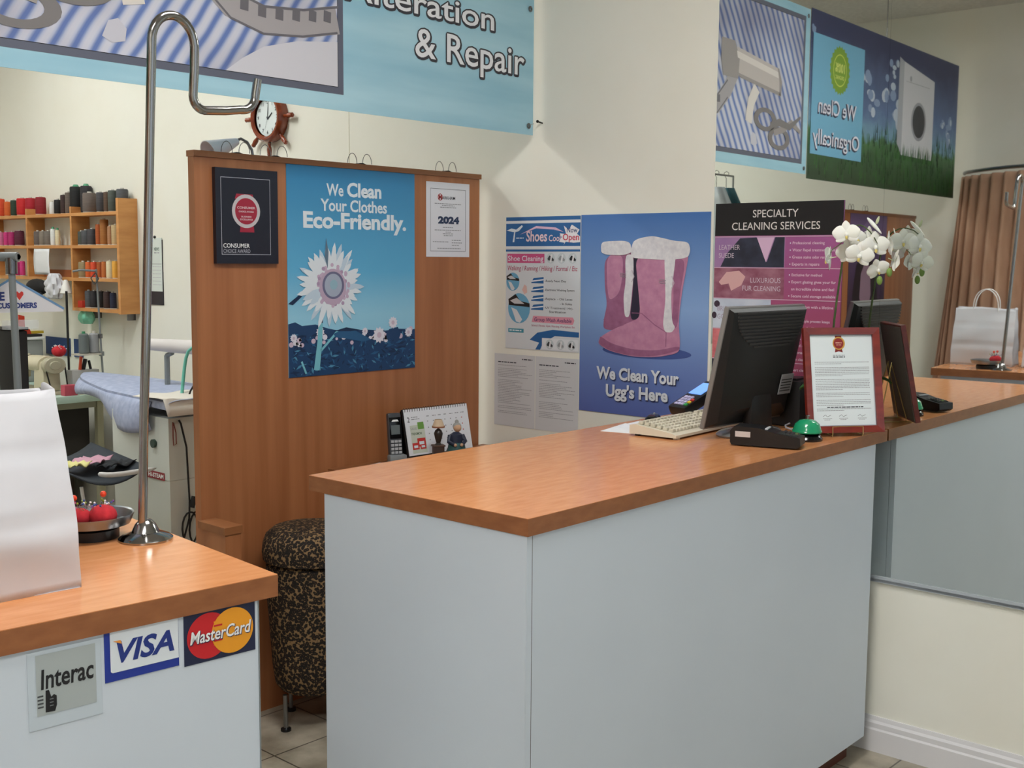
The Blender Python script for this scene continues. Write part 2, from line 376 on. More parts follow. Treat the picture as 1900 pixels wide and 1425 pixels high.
for x, l in ((-1.23, 'wire clip on the board top above the black award plaque'), (-1.075, 'wire clip on the board top right under the clock'), (-.69, 'wire clip on the board top above the blue flower poster'), (-.245, 'wire clip on the board top above the white 2024 certificate'), (-3.72, 'wire clip on the mirrored board top above the purple poster, nearer the banner'), (-3.95, 'wire clip on the mirrored board top, nearer the curtain')): clip(x, l)
yb = YBd - .0004
# award plaque
s = Sheet(.018); dk = mat((22, 24, 38), .35); s.base(0, 0, .248, .315, dk); s.border(.02, .03, .216, .285, .0016, mat((190, 190, 200), .4), 1)
red = mat((160, 34, 58), .4)
s.pl([(.074, .215), (.15, .215), (.145, .232), (.08, .232)], red, 1); s.pl([(.092, .105), (.15, .105), (.145, .145), (.097, .145)], red, 1)
s.ell(.118, .175, .056, .056, mat((196, 190, 192), .3), 2, 30); s.ell(.118, .175, .044, .044, red, 3, 30)
for tx, z, w in (('CONSUMER', .183, .072), ('CHOICE AWARD', .171, .06), ('BUSINESS', .154, .04), ('EXCELLENCE', .145, .05)): s.txt(tx, .118, z, .0075 if w > .065 else .0055, mat((226, 200, 204), .5), 4, 'c', w, .02)
s.txt('CONSUMER', .026, .053, .0145, M_white, 2, 'l', .104, .015); s.txt('CHOICE AWARD', .026, .036, .0125, mat((170, 170, 180), .5), 2, 'l', .106, .01)
tag(s.build('award_plaque', loc=(-1.335, yb, 1.586), smooth=0), 'black award plaque with a red and silver seal at the left of the board', 'plaque')
# eco poster
W_, H_ = .605, .748
s = Sheet(.002); sky = gradz('poster_sky', [(0, (150, 205, 228)), (.3, (96, 176, 216)), (1, (46, 128, 178))], .22, .75, noise=.01)
s.base(0, 0, W_, H_, sky)
wt = mat((226, 234, 240), .45); wt2 = mat((196, 214, 228), .45)
for tx, z, h, w, bo in (('We', .648, .0465, .078, .012),): pass
s.txt('We', .175, .648, .043, wt, 2, 'l', .078, .022); s.txt('Clean', .27, .648, .050, wt, 2, 'l', .165, .034)
s.txt('Your Clothes', .305, .593, .043, wt, 2, 'c', .315, .022); s.txt('Eco-Friendly.', .315, .532, .056, wt, 2, 'c', .49, .036)
rd = random.Random(3)
dkb = [mat(c, .5) for c in ((18, 44, 78), (28, 64, 104), (40, 92, 134), (78, 140, 172))]
s.pl([(0, .19), (0, .14), (.605, .13), (.605, .15), (.52, .155), (.45, .15), (.36, .158), (.25, .155), (.18, .168), (.12, .185), (.06, .182), (.03, .196)], dkb[1], 1)
s.rect(0, 0, W_, .145, dkb[1], 2)
for i in range(330):
    x, z = rd.uniform(.005, .6), rd.uniform(.005, .15) ; a = rd.uniform(0, PI); q = rd.uniform(.004, .014)
    p = [(x + q * 1.7 * math.cos(a), z + q * math.sin(a)), (x - .4 * q * math.sin(a), z + .4 * q * math.cos(a)), (x - q * 1.7 * math.cos(a), z - q * math.sin(a)), (x + .4 * q * math.sin(a), z - .4 * q * math.cos(a))]
    p = [(min(max(u, .001), W_ - .001), max(v, .001)) for u, v in p]
    s.pl(p, dkb[rd.choice((0, 0, 0, 1, 2, 2, 3))], 3 + rd.random())
pk = mat((206, 186, 202), .5); pk2 = mat((226, 222, 232), .5)
for i in range(34):
    x, z = rd.uniform(.01, .595), .112 + abs(rd.gauss(0, .02)); q = rd.uniform(.005, .012); s.ell(x, z, q, q * .9, pk if rd.random() < .5 else pk2, 4.5, 9)
for x, z, q in ((.42, .135, .032), (.49, .18, .024), (.14, .157, .02), (.35, .152, .015), (.57, .14, .02), (.022, .14, .016)):
    s.pl([(x + q * (1 if i % 2 else .75) * math.cos(2 * PI * i / 22), z + q * (1 if i % 2 else .75) * math.sin(2 * PI * i / 22)) for i in range(22)], pk2, 5); s.ell(x, z, q * .35, q * .35, pk, 5.5, 10)
s.pl([(.47, .155), (.455, .135), (.46, .115), (.52, .115), (.53, .135), (.515, .162)], dkb[1], 4.7)
stem = mat((120, 190, 204), .5)
s.stroke([(.122, .02), (.137, .12), (.142, .19)], [.026, .022, .019], stem, 6); s.stroke([(.142, .19), (.148, .23), (.162, .27)], [.018, .016, .014], dkb[0], 5.8)
s.stroke([(.142, .09), (.2, .14), (.22, .16)], .009, stem, 6); s.pl([(.2, .148), (.24, .163), (.3, .158), (.38, .12), (.34, .113), (.25, .13), (.21, .135)], dkb[2], 6.2); s.pl([(.2, .158), (.26, .17), (.33, .158), (.28, .155)], dkb[0], 6.3)
s.pl([(0, .262), (.05, .294), (.06, .287), (.02, .257)], dkb[0], 5.5); s.stroke([(.055, .055), (.075, .01)], .008, stem, 6)
fx, fz = .19, .325
for ringi, (n, r0, r1, wd_) in enumerate(((26, .05, .152, .021), (24, .045, .13, .024))):
    for i in range(n):
        a = 2 * PI * (i + .5 * ringi) / n + rd.uniform(-.06, .06); L = r1 * rd.uniform(.9, 1.08); c_, s_ = math.cos(a), math.sin(a)
        q = [(r0, -wd_ * .35), (L * .6, -wd_ * .6), (L * .88, -wd_ * .35), (L, 0), (L * .88, wd_ * .35), (L * .6, wd_ * .6), (r0, wd_ * .35)]
        s.pl([(fx + u * c_ - v * s_, fz + u * s_ + v * c_) for u, v in q], (wt if rd.random() < .72 else wt2), 7 + ringi + i * .01)
s.pl([(fx - .02 + .0, fz + .17), (fx - .028, fz + .1), (fx - .015, fz + .06), (fx - .01, fz + .12)], mat((96, 120, 140), .5), 8.5)
for i in range(70):
    a = rd.uniform(0, 2 * PI); q = rd.uniform(.05, .078)
    s.ell(fx + .008 + q * math.cos(a), fz - .006 + q * 1.02 * math.sin(a), .0075, .0075, mat((198, 176, 198) if rd.random() < .6 else (172, 150, 178), .5), 9 + i * .005, 8)
s.ell(fx + .008, fz - .006, .062, .066, mat((190, 168, 190), .5), 9.5, 26); s.ring(fx + .01, fz, .04, .05, mat((110, 110, 140), .5), 10, 26); s.ell(fx + .01, fz, .04, .042, mat((168, 178, 196), .5), 10.2, 22); s.ell(fx + .012, fz + .002, .018, .018, mat((150, 186, 200), .5), 10.5, 16)
tag(s.build('wall_poster', loc=(-1.038, yb, 1.184), smooth=0), 'large blue poster with a big white sunflower on the wooden board', 'poster')
# 2024 certificate
s = Sheet(.001); s.base(0, 0, .24, .293, mat((226, 226, 232), .5)); s.border(.022, .022, .218, .268, .0014, M_ink, 1)
s.ring(.075, .235, .011, .0135, mat((176, 48, 50), .5), 2, 20); s.txt('M', .066, .226, .019, mat((176, 48, 50), .5), 2, 'l', None, .03); s.txt('ARKHAM', .0855, .227, .0125, M_ink, 2, 'l', .072, .004)
s.txt('2024', .122, .133, .026, mat((44, 58, 88), .5), 2, 'c', .118, .06)
for z, w in ((.208, .15), (.201, .07), (.194, .09), (.115, .06), (.104, .15), (.097, .03), (.09, .06), (.083, .05)): s.greek(.12 - w / 2, .12 + w / 2, z, .003, M_grey, 1, 2)
s.greek(.035, .12, .058, .003, M_grey, 1, 4); s.greek(.14, .19, .065, .003, M_grey, 1, 5); s.greek(.14, .2, .055, .003, M_grey, 1, 5); s.greek(.14, .18, .045, .003, M_grey, 1, 6); s.greek(.06, .19, .032, .003, M_grey, 1, 7)
tag(s.build('certificate', loc=(-.37, yb, 1.616), smooth=0), 'white 2024 certificate sheet at the right of the wooden board', 'certificate')
# poster on the mirrored board
s = Sheet(.002); s.base(0, 0, .62, .70, gradz('poster_purple', [(0, (50, 38, 52)), (.45, (70, 52, 80)), (1, (104, 84, 126))], 0, .7, noise=.15))
s.pl([(.10, .0), (.14, .2), (.22, .38), (.34, .45), (.5, .36), (.55, .15), (.52, 0)], mat((36, 28, 36), .5), 1)
s.pl([(.30, .0), (.24, .16), (.27, .34), (.34, .40), (.42, .3), (.43, .14), (.37, .04)], mat((150, 122, 140), .5), 2)
s.pl([(.2, .56), (.33, .66), (.47, .58), (.4, .5), (.28, .5)], mat((128, 104, 146), .5), 1)
tag(s.build('wall_poster', loc=(-4.29, yb, 1.235), smooth=0), 'purple fashion poster on the board seen in the mirror', 'poster')

# ================================================================== banners
YBn = 3.057
ml_, t, bs = nodes('shirt_stripes')
co = N(t, 'ShaderNodeTexCoord'); mp = N(t, 'ShaderNodeMapping'); mp.inputs['Rotation'].default_value = (0, math.radians(-34), 0)
wv = N(t, 'ShaderNodeTexWave', wave_type='BANDS', bands_direction='X'); wv.inputs['Scale'].default_value = 6.4; wv.inputs['Distortion'].default_value = 1.2; wv.inputs['Detail'].default_value = 1
no = N(t, 'ShaderNodeTexNoise'); no.inputs['Scale'].default_value = 2.2
rp = ramp(t, [(.1, (202, 204, 216)), (.5, (178, 186, 210)), (.95, (98, 122, 180))]); rp2 = ramp(t, [(.3, (190, 188, 198)), (.62, (255, 255, 255))])
mx = N(t, 'ShaderNodeMix', data_type='RGBA', blend_type='MULTIPLY'); mx.inputs[0].default_value = 1
t.links.new(co.outputs['Object'], mp.inputs[0]); t.links.new(mp.outputs[0], wv.inputs[0]); t.links.new(co.outputs['Object'], no.inputs[0])
t.links.new(wv.outputs[1], rp.inputs[0]); t.links.new(no.outputs[0], rp2.inputs[0]); t.links.new(rp.outputs[0], mx.inputs[6]); t.links.new(rp2.outputs[0], mx.inputs[7]); t.links.new(mx.outputs[2], bs.inputs['Base Color']); bs.inputs['Roughness'].default_value = .5
M_bblue = noisy('banner_blue', (142, 190, 210), (172, 212, 226), (1.2, 1, 9), .5, 3)
def hang(parent, xs, h):
    for x in xs:
        b = B(); b.tube([(x, -.002, h), (x, -.002, CEIL - parent.location.z)], .003, M_chromed, 6); b.build('hanging_wire', parent)
X0 = -2.432; BW = 2.39; BH = .89
r = thing('hanging_banner', 'light blue banner reading Alteration & Repair with a striped shirt photo', 'banner', (X0, YBn, 2.094))
s = Sheet(.003); s.base(0, 0, BW, BH, M_bblue)
gx0, gx1, gz0, gz1 = .055, 1.437, .052, .845
s.rect(gx0, gz0, gx1, gz1, mat((92, 96, 112), .5), 1); s.rect(gx0 + .022, gz0 + .022, gx1 - .022, gz1 - .022, mat((40, 40, 48), .5), 2); s.rect(gx0 + .024, gz0 + .024, gx1 - .025, gz1 - .025, ml_, 3)
ix0, ix1, iz0, iz1 = gx0 + .024, gx1 - .025, gz0 + .024, gz1 - .025
pale = mat((206, 206, 214), .5)
s.pl([(.98, iz0), (ix1, iz0), (ix1, .22), (1.25, .2), (1.12, .165), (1.04, .12)], pale, 4)
tp = mat((164, 160, 162), .5); tpd = mat((104, 102, 108), .5)
tape = [(.80, .5), (.9, .36), (1.0, .275), (1.12, .245), (1.27, .258), (ix1, .29)]
s.stroke(tape, [.085, .085, .085, .088, .088, .09], tp, 5); s.stroke([(x + .004, z + .042) for x, z in tape[1:]], .008, tpd, 6); s.stroke([(x, z - .041) for x, z in tape[1:]], .007, tpd, 6)
for x, z in ((.99, .30), (1.05, .277), (1.115, .267), (1.18, .268), (1.245, .275), (1.31, .283), (1.37, .29)): s.pl([(x - .016, z - .012), (x + .014, z - .014), (x + .016, z + .02), (x - .014, z + .024)], tpd, 6.5)
# spool lying on the shirt and scissors (far part of the photo)
sp1, sp2, sp3 = mat((188, 180, 176), .5), mat((150, 144, 142), .5), mat((216, 210, 204), .5)
s.pl([(.80, .41), (.86, .50), (.62, .62), (.40, .60), (.36, .5), (.50, .40)][0:0] or [(.82, .575), (.36, .525), (.325, .46), (.33, .385), (.79, .43)], sp1, 7); s.pl([(.36, .525), (.325, .46), (.33, .385), (.35, .39), (.355, .46), (.38, .528)], sp2, 8); s.pl([(.80, .42), (.79, .52), (.84, .60), (.97, .60), (.975, .5), (.95, .42)], sp2, 7.5); s.pl([(.82, .555), (.37, .507), (.36, .475), (.81, .522)], sp3, 8); s.pl([(.80, .45), (.345, .405), (.335, .388), (.79, .432)], sp2, 8)
s.stroke([(.60, .40), (.66, .32), (.68, .22)], .07, sp3, 6.8)
sc1 = mat((120, 116, 116), .5)
for cx_, cz_ in ((.50, .25), (.34, .165)):
    for i in range(24):
        a, b_ = 2 * PI * i / 24, 2 * PI * (i + 1) / 24
        s.pl([(cx_ + q * 2.1 * math.cos(u), cz_ + q * math.sin(u)) for q, u in ((.037, a), (.06, a), (.06, b_), (.037, b_))], sc1, 8)
s.stroke([(.44, .225), (.34, .25), (.22, .235), (.09, .30)], [.035, .04, .035, .015], sc1, 8.5); s.stroke([(.4, .19), (.3, .215), (.2, .26), (.09, .22)], [.03, .036, .036, .02], sp2, 8.4)
s.pl([(.58, .12), (.60, .165), (.63, .175), (.655, .15), (.65, .115), (.61, .105)], mat((196, 196, 206), .5), 5.5)
dkl, wl = mat((52, 52, 60), .5), mat((228, 230, 234), .5)
for tx, xr, z, h, w in (('Alteration', 2.163, .368, .082, .72), ('& Repair', 2.335, .223, .103, .575)):
    for i in range(12): s.txt(tx, xr + .0075 * math.cos(i * PI / 6) + .002, z + .0075 * math.sin(i * PI / 6) - .002, h, dkl, 4 + i * .05, 'r', w, .008)
    s.txt(tx, xr, z, h, wl, 5, 'r', w, .008)
s.build('printed_sheet', r, smooth=0)
for x, z in ((2.366, .48), (2.362, .034), (2.366, .85), (.03, .03), (.03, .85)):
    b = B(); MX = Matrix.Translation((x, -.0052, z)) @ Matrix.Rotation(PI / 2, 4, 'X'); b.lathe([(.004, 0), (.011, 0), (.0115, .0015), (.007, .003), (.004, .002)], M_chromed, (0, 0, 0), 14, MX, False); b.build('grommet', r)
b = B(); b.tube([(2.364, -.006, .033), (2.38, -.004, .042), (2.398, -.0, .046)], .0012, M_grey, 5); b.build('tie_string', r)
hang(r, (.9, 2.36), BH)
b = B(); b.tube([(0, 0, 0), (0, -.03, .004)], .003, M_blackm, 8); b.ball((0, -.03, .004), .006, M_blackm, 8)
tag(b.build('wall_nail', loc=wp(3.03, 2.142), rotz=WR), 'small dark nail in the wall beside the lower banner corner', 'nail')
# organically banner
X0 = -4.83; BW = 2.385; BH = .925
r = thing('hanging_banner', 'dark green and blue We Clean Organically banner with a washing machine, in the mirror', 'banner', (X0, YBn, 2.072))
s = Sheet(.003); s.base(0, 0, BW, BH, gradz('banner_meadow', [(0, (20, 36, 24)), (.3, (44, 84, 44)), (.42, (66, 112, 66)), (.47, (110, 150, 176)), (.62, (84, 108, 150)), (1, (44, 52, 92))], 0, .93, noise=.22))
cl = mat((176, 188, 204), .6); cl2 = mat((130, 150, 182), .6)
for x, z, q in ((.2, .42, .09), (.12, .5, .06), (1.1, .5, .12), (1.25, .62, .1), (1.18, .75, .07), (1.5, .5, .1), (1.62, .6, .12), (1.7, .75, .08), (2.33, .8, .05), (2.3, .62, .04), (.3, .5, .05)):
    for i in range(6): s.ell(x + rd.uniform(-q, q) * .8, min(z + rd.uniform(-q, q) * .7, BH - q * .6), q * rd.uniform(.25, .5), q * rd.uniform(.2, .4), cl if rd.random() < .5 else cl2, 1 + i * .1, 9)
gr = [mat(c, .6) for c in ((34, 70, 34), (60, 110, 52), (24, 48, 28))]
for i in range(420):
    x, z = rd.uniform(.02, BW - .02), rd.uniform(.01, .34); s.pl([(x - .006, z), (x + .006, z), (x + rd.uniform(-.02, .02), z + rd.uniform(.05, .11))], gr[rd.choice((0, 1, 2))], 2 + rd.random())
wm = mat((198, 200, 206), .5)
s.pl([(.47, .23), (1.02, .23), (1.02, .82), (.47, .755)], wm, 4); s.pl([(1.02, .23), (1.10, .3), (1.10, .84), (1.02, .82)], mat((164, 168, 176), .5), 4); s.ell(.735, .465, .135, .125, mat((150, 152, 160), .5), 5, 26); s.ell(.735, .465, .11, .105, mat((40, 42, 52), .4), 6, 26); s.rect(.56, .70, .98, .703, mat((140, 142, 150), .5), 5); s.ell(.9, .725, .018, .018, mat((150, 152, 160), .5), 5, 12)
for i in range(60):
    x = rd.uniform(.45, 1.12); s.pl([(x - .007, .2), (x + .007, .2), (x + rd.uniform(-.02, .02), .2 + rd.uniform(.05, .12))], gr[rd.choice((0, 1))], 6 + rd.random())
s.rect(1.655, .14, 2.36, .80, mat((112, 174, 206), .5), 7)
sx_, sz_ = 2.0, .635
s.pl([(sx_ + (.14 if i % 2 else .125) * math.cos(2 * PI * i / 48), sz_ + (.14 if i % 2 else .125) * math.sin(2 * PI * i / 48)) for i in range(48)], mat((120, 160, 44), .5), 8); s.ring(sx_, sz_, .085, .092, mat((200, 214, 90), .5), 9)
s.txt('100%', sx_, sz_ - .01, .05, mat((214, 226, 120), .5), 9, 'c', .13, .03); s.txt('ORGANIC', sx_, sz_ - .05, .022, mat((214, 226, 120), .5), 9, 'c', .12, .02)
for tx, z, w in (('We Clean', .375, .52), ('Organically', .20, .64)):
    s.txt(tx, 2.02, z - .006, .088, mat((40, 40, 70), .5), 8, 'c', w, .04); s.txt(tx, 2.01, z, .088, mat((220, 220, 232), .5), 9, 'c', w, .006)
s.build('printed_sheet', r, smooth=0); hang(r, (1.322,), BH)

# ================================================================== wall posters
# shoe poster
W_, H_ = .382, .532
blue = mat((42, 100, 158), .45); lb = mat((196, 214, 228), .5); pk_ = mat((206, 84, 132), .5)
s = Sheet(.001); s.base(0, 0, W_, H_, mat((214, 218, 222), .5))
s.rect(0, .415, W_, H_, blue, 1); s.rect(0, .506, W_, .517, mat((224, 226, 230), .5), 2); s.rect(0, .404, W_, .415, mat((224, 226, 230), .5), 2); s.rect(0, .394, W_, .402, blue, 2)
s.txt('Shoes', .108, .435, .042, mat((236, 210, 216), .5), 3, 'l', .108, .02, .05); s.txt('Cool', .225, .435, .025, mat((236, 210, 216), .5), 3, 'l', .06, .012, .05)
s.pl([(.075, .462), (.16, .495), (.26, .488), (.30, .47), (.25, .48), (.16, .486)], mat((226, 190, 214), .5), 3)
s.pl([(.003, .478), (.03, .487), (.055, .482), (.085, .500), (.09, .494), (.068, .475), (.05, .472), (.045, .432), (.036, .432), (.044, .472)], wt, 3)
s.greek(.055, .095, .446, .004, wt, 3, 1)
s.pl([(.30, .418), (.305, .428), (.277, .432), (.29, .45), (.28, .465), (.312, .462), (.30, .495), (.325, .478), (.34, .498), (.378, .478), (.366, .462), (.381, .452), (.381, .43), (.35, .428), (.31, .432)], mat((236, 232, 236), .5), 3.5)
s.txt('Now', .342, .468, .02, mat((50, 70, 120), .5), 4.5, 'c', .052, .01); s.txt('Open', .336, .438, .026, mat((200, 50, 80), .5), 4.5, 'c', .08, .015)
s.rect(.008, .348, .203, .385, pk_, 1); s.txt('Shoe Cleaning', .105, .356, .022, wt, 2, 'c', .186, .006)
def shoe_icon(x, z, q, k, c=(60, 62, 66)):
    s.ell(x, z, q, q, mat((196, 204, 208), .5), k, 16); d_ = mat(c, .5)
    s.pl([(x - q * .75, z - q * .1), (x - q * .3, z + q * .5), (x + q * .1, z + q * .35), (x + q * .8, z - q * .2), (x + q * .75, z - q * .55), (x - q * .6, z - q * .4)], d_, k + 1); s.pl([(x - q * .2, z - q * .8), (x + q * .2, z - q * .8), (x + q * .45, z + q * .7), (x + q * .1, z + q * .7)], mat((228, 228, 230), .5), k + 2)
shoe_icon(.235, .368, .021, 1); shoe_icon(.29, .368, .021, 1, (150, 152, 156)); shoe_icon(.345, .368, .021, 1, (24, 26, 30))
s.txt('Walking / Running / Hiking / Formal / Etc', .19, .318, .02, mat((178, 52, 92), .5), 2, 'c', .36, .004, .15)
for i, tx in enumerate(('-Ready Next Day', '-Electronic Washing System', '-Replace  - Old Laces', '-UV Treatment(1 Hr)-')):
    z = .276 - i * .0355; s.pl([(.135, z - .008), (.148, z + .012), (.200, z + .017), (.200, z - .009)], blue, 1); s.pl([(.138, z + .002), (.2, z + .009), (.2, z + .004), (.14, z - .003)], wt, 2)
    s.txt(tx, .206, z - .002, .0085, M_ink, 1, 'l', (.108, .15, .14, .145)[i], .004)
s.txt('- In Soles', .285, .185 , .0085, M_ink, 1, 'l', .06, .01); s.txt('Sterilization', .23, .152, .0085, M_ink, 1, 'l', .085, .01)
for cx_, cz_, q in ((.038, .272, .036), (.072, .165, .06)):
    s.ell(cx_, cz_, q * .98, q * 1.02, mat((108, 170, 204), .5), 1, 22); s.pl([(cx_ - q * .95, cz_ + q * .6), (cx_ - q * .3, cz_ + q * .95), (cx_ + q * .1, cz_ + q * .5), (cx_ + q * .95, cz_ + q * .35), (cx_ + q * .95, cz_ + q * .1), (cx_ - q * .9, cz_ + q * .2)], mat((36, 34, 36), .5), 2)
    s.pl([(cx_ - q * .8, cz_ + q * .5), (cx_ - q * .2, cz_ + q * .7), (cx_ + q * .5, cz_ + q * .3), (cx_ - q * .4, cz_ + q * .3)], mat((206, 204, 206), .5), 3); s.pl([(cx_ - q * .7, cz_ + q * .05), (cx_ - q * .2, cz_ - q * .1), (cx_ + q * .3, cz_ - q * .75), (cx_ + q * .1, cz_ - q * .98), (cx_ - q * .25, cz_ - q * .9), (cx_ - q * .5, cz_ - q * .35)], mat((216, 218, 222), .5), 2)
s.pl([(.088, .24), (.1, .262), (.112, .255), (.115, .23), (.1, .222)], mat((224, 186, 178), .5), 1)
s.pl([(.14, .112), (.148, .137), (.35, .137), (.358, .125), (.35, .108)], mat((222, 150, 168), .5), 1); s.txt('Group Wash Available', .249, .116, .0155, mat((60, 40, 100), .5), 2, 'c', .19, .006, .1)
s.txt('School, Fitness, Gym, Nursing, Workplace, Etc', .25, .095, .0085, mat((180, 70, 110), .5), 2, 'c', .22)
s.rect(.015, .066, .098, .082, mat((70, 150, 170), .5), 1); s.greek(.022, .092, .072, .005, wt, 2, 3)
s.pl([(.13, .04), (.17, .07), (.25, .085), (.381, .08), (.381, .06), (.26, .06), (.2, .03), (.185, .002), (.16, .002), (.18, .03)], blue, 1); s.rect(.195, .005, .378, .05, mat((226, 228, 232), .5), 2)
shoe_icon(.235, .027, .02, 3); shoe_icon(.29, .027, .02, 3, (150, 152, 156)); shoe_icon(.345, .027, .02, 3, (24, 26, 30))
tag(s.build('wall_poster', loc=wp(3.214, 1.246, .0008), rotz=WR, smooth=0), 'white and blue shoe cleaning poster reading Shoes Cool Now Open', 'poster')
# boots poster
W_, H_ = .576, .757
s = Sheet(.002); s.base(0, 0, W_, H_, gradz('poster_boot_blue', [(0, (84, 100, 166)), (.25, (104, 128, 188)), (.55, (132, 164, 210)), (1, (72, 116, 180))], 0, .757, noise=.02))
bp_ = noisy('boot_pink', (176, 116, 148), (196, 138, 166), (30, 30, 30), .7); bpd = noisy('boot_pink_deep', (140, 84, 118), (160, 102, 136), (30, 30, 30), .7); fur = noisy('fleece', (206, 204, 210), (226, 224, 226), (60, 60, 60), .8); dk2 = mat((36, 30, 52), .6)
s.mz = lambda z: .224 + (z - .135) * .822
s.ell(.31, .16, .2, .03, mat((62, 84, 146), .5), 1, 26)
# rear boot shaft, then front boot
s.pl([(.113, .60), (.117, .45), (.13, .37), (.115, .30), (.113, .255), (.16, .25), (.28, .30), (.30, .40), (.29, .62)], bpd, 2)
s.pl([(.125, .60), (.128, .45), (.14, .385), (.185, .42), (.20, .5), (.2, .6)], bp_, 2.5)
s.pl([(.245, .59), (.275, .59), (.285, .31), (.235, .30), (.25, .45)], dk2, 3)
s.pl([(.21, .60), (.248, .60), (.25, .5), (.243, .41), (.235, .315), (.212, .315), (.205, .41), (.215, .47)], fur, 4)
s.pl([(.256, .59), (.272, .45), (.285, .325), (.265, .305), (.21, .28), (.15, .25), (.098, .215), (.09, .185), (.14, .155), (.25, .135), (.36, .14), (.455, .165), (.462, .205), (.452, .30), (.462, .42), (.487, .58), (.487, .60), (.35, .61)], bp_, 5)
s.pl([(.45, .28), (.455, .42), (.478, .58), (.42, .58), (.43, .4), (.42, .27)], bpd, 5.5)
s.pl([(.098, .205), (.1, .222), (.15, .19), (.25, .168), (.36, .17), (.46, .198), (.459, .178), (.36, .145), (.25, .138), (.14, .158), (.09, .188)], bpd, 6)
s.stroke([(.245, .335), (.29, .335), (.35, .285), (.4, .255)], .004, bpd, 6); s.stroke([(.115, .3), (.16, .265), (.21, .278)], .003, bpd, 6); s.stroke([(.4, .255), (.4, .19)], .004, bpd, 6)
s.pl([(.385, .61), (.437, .61), (.425, .49), (.418, .42), (.425, .30), (.44, .28), (.425, .255), (.395, .255), (.385, .29), (.395, .40), (.39, .50)], fur, 7)
for q in ([(.10, .60), (.098, .645), (.11, .66), (.23, .663), (.245, .61), (.2, .595)], [(.235, .585), (.243, .655), (.27, .672), (.33, .683), (.38, .672), (.425, .66), (.487, .655), (.497, .62), (.487, .585), (.4, .575), (.3, .58)]):
    s.pl(q, fur, 8)
for x, z in ((.213, .5), (.39, .475)):
    for i in range(3): s.stroke([(x - .025, z + i * .008), (x + .005, z - .004 + i * .007)], .0025, mat((150, 140, 150), .5), 8.5)
    s.stroke([(x + .03, z + .03), (x + .04, z), (x + .03, z - .025)], .004, mat((190, 180, 190), .5), 8.5)
s.mz = None
for tx, z, w in (('We Clean Your', .133, .374), ("Ugg's Here", .067, .282)):
    s.txt(tx, .276, z - .0035, .046, mat((36, 42, 84), .5), 9, 'c', w, .03); s.txt(tx, .273, z, .046, mat((220, 224, 230), .5), 10, 'c', w, .034)
tag(s.build('wall_poster', loc=wp(2.828, 1.023, .0008), rotz=WR, smooth=0), 'blue poster with pink fleece boots reading We Clean Your', 'poster')
# two typed sheets
for s0, l in ((3.274, 'left of two typed white sheets under the shoe poster'), (3.052, 'right of two typed white sheets, beside the boot poster')):
    s = Sheet(.0006); s.base(0, 0, .219, .298, mat((208, 208, 210), .7)); s.greek(.15, .205, .278, .004, M_ink, 1, 1); s.greek(.02, .12, .262, .004, M_ink, 1, 2)
    for i in range(30):
        if rd.random() < .8: s.greek(.02, .02 + rd.uniform(.07, .185), .25 - i * .0068, .0022, M_grey, 1, i)
    tag(s.build('paper_sheet', loc=wp(s0, .923, .0008), rotz=WR, smooth=0), l, 'paper sheet', 'typed sheets on the wall')
# specialty poster taped to the mirror
W_, H_ = .478, .95
s = Sheet(.002); z0 = 1.806 - H_
mg = mat((158, 76, 116), .5); s.base(0, 0, W_, H_, gradz('poster_magenta', [(0, (146, 60, 84)), (.5, (160, 72, 108)), (1, (160, 92, 150))], .3, .95, noise=.1))
s.rect(0, .838, W_, H_, mat((26, 24, 26), .4), 1)
ivory = mat((224, 218, 214), .5)
s.txt('SPECIALTY', .232, .90, .0265, ivory, 2, 'c', .17, .002, 0); s.txt('CLEANING SERVICES', .232, .858, .0265, ivory, 2, 'c', .33, .002, 0)
bh = .1065; z = .834
rows_ = [('LEATHER', 'SUEDE', ('Professional cleaning', 'Water Repel treatment available', 'Grease stains odor removal', 'Experts in repairs')), ('LUXURIOUS', 'FUR CLEANING', ('Exclusive fur method', 'Expert glazing gives your fur', 'an incredible shine and feel', 'Secure cold storage available')),
         ('BRIDAL', 'GOWNS', ('Preservation with a lifetime', 'warranty', 'Museum Style process keeps', 'your gown looking its best')), ('', '', ('Down & linen bed pillows', 'cleaned and re-fluffed like new', 'Comforter and duvet', 'steam cleaned')), ('AREA', 'RUGS', ('Expert cleaning', 'Hand washed', 'All rug types')), ('', '', ('Professional', 'Blinds')), ('', '', ('Repairs',))]
dkj = noisy('jacket_print', (26, 28, 40), (52, 56, 76), (14, 14, 14), .6); furp = noisy('fur_print', (126, 62, 84), (170, 116, 132), (16, 16, 24), .7); lilac = noisy('lilac_print', (150, 112, 160), (170, 130, 172), (8, 8, 8), .6); brid = noisy('bridal_print', (176, 186, 204), (212, 218, 228), (8, 8, 8), .6); salmon = noisy('salmon_print', (190, 92, 100), (216, 126, 128), (20, 20, 40), .6)
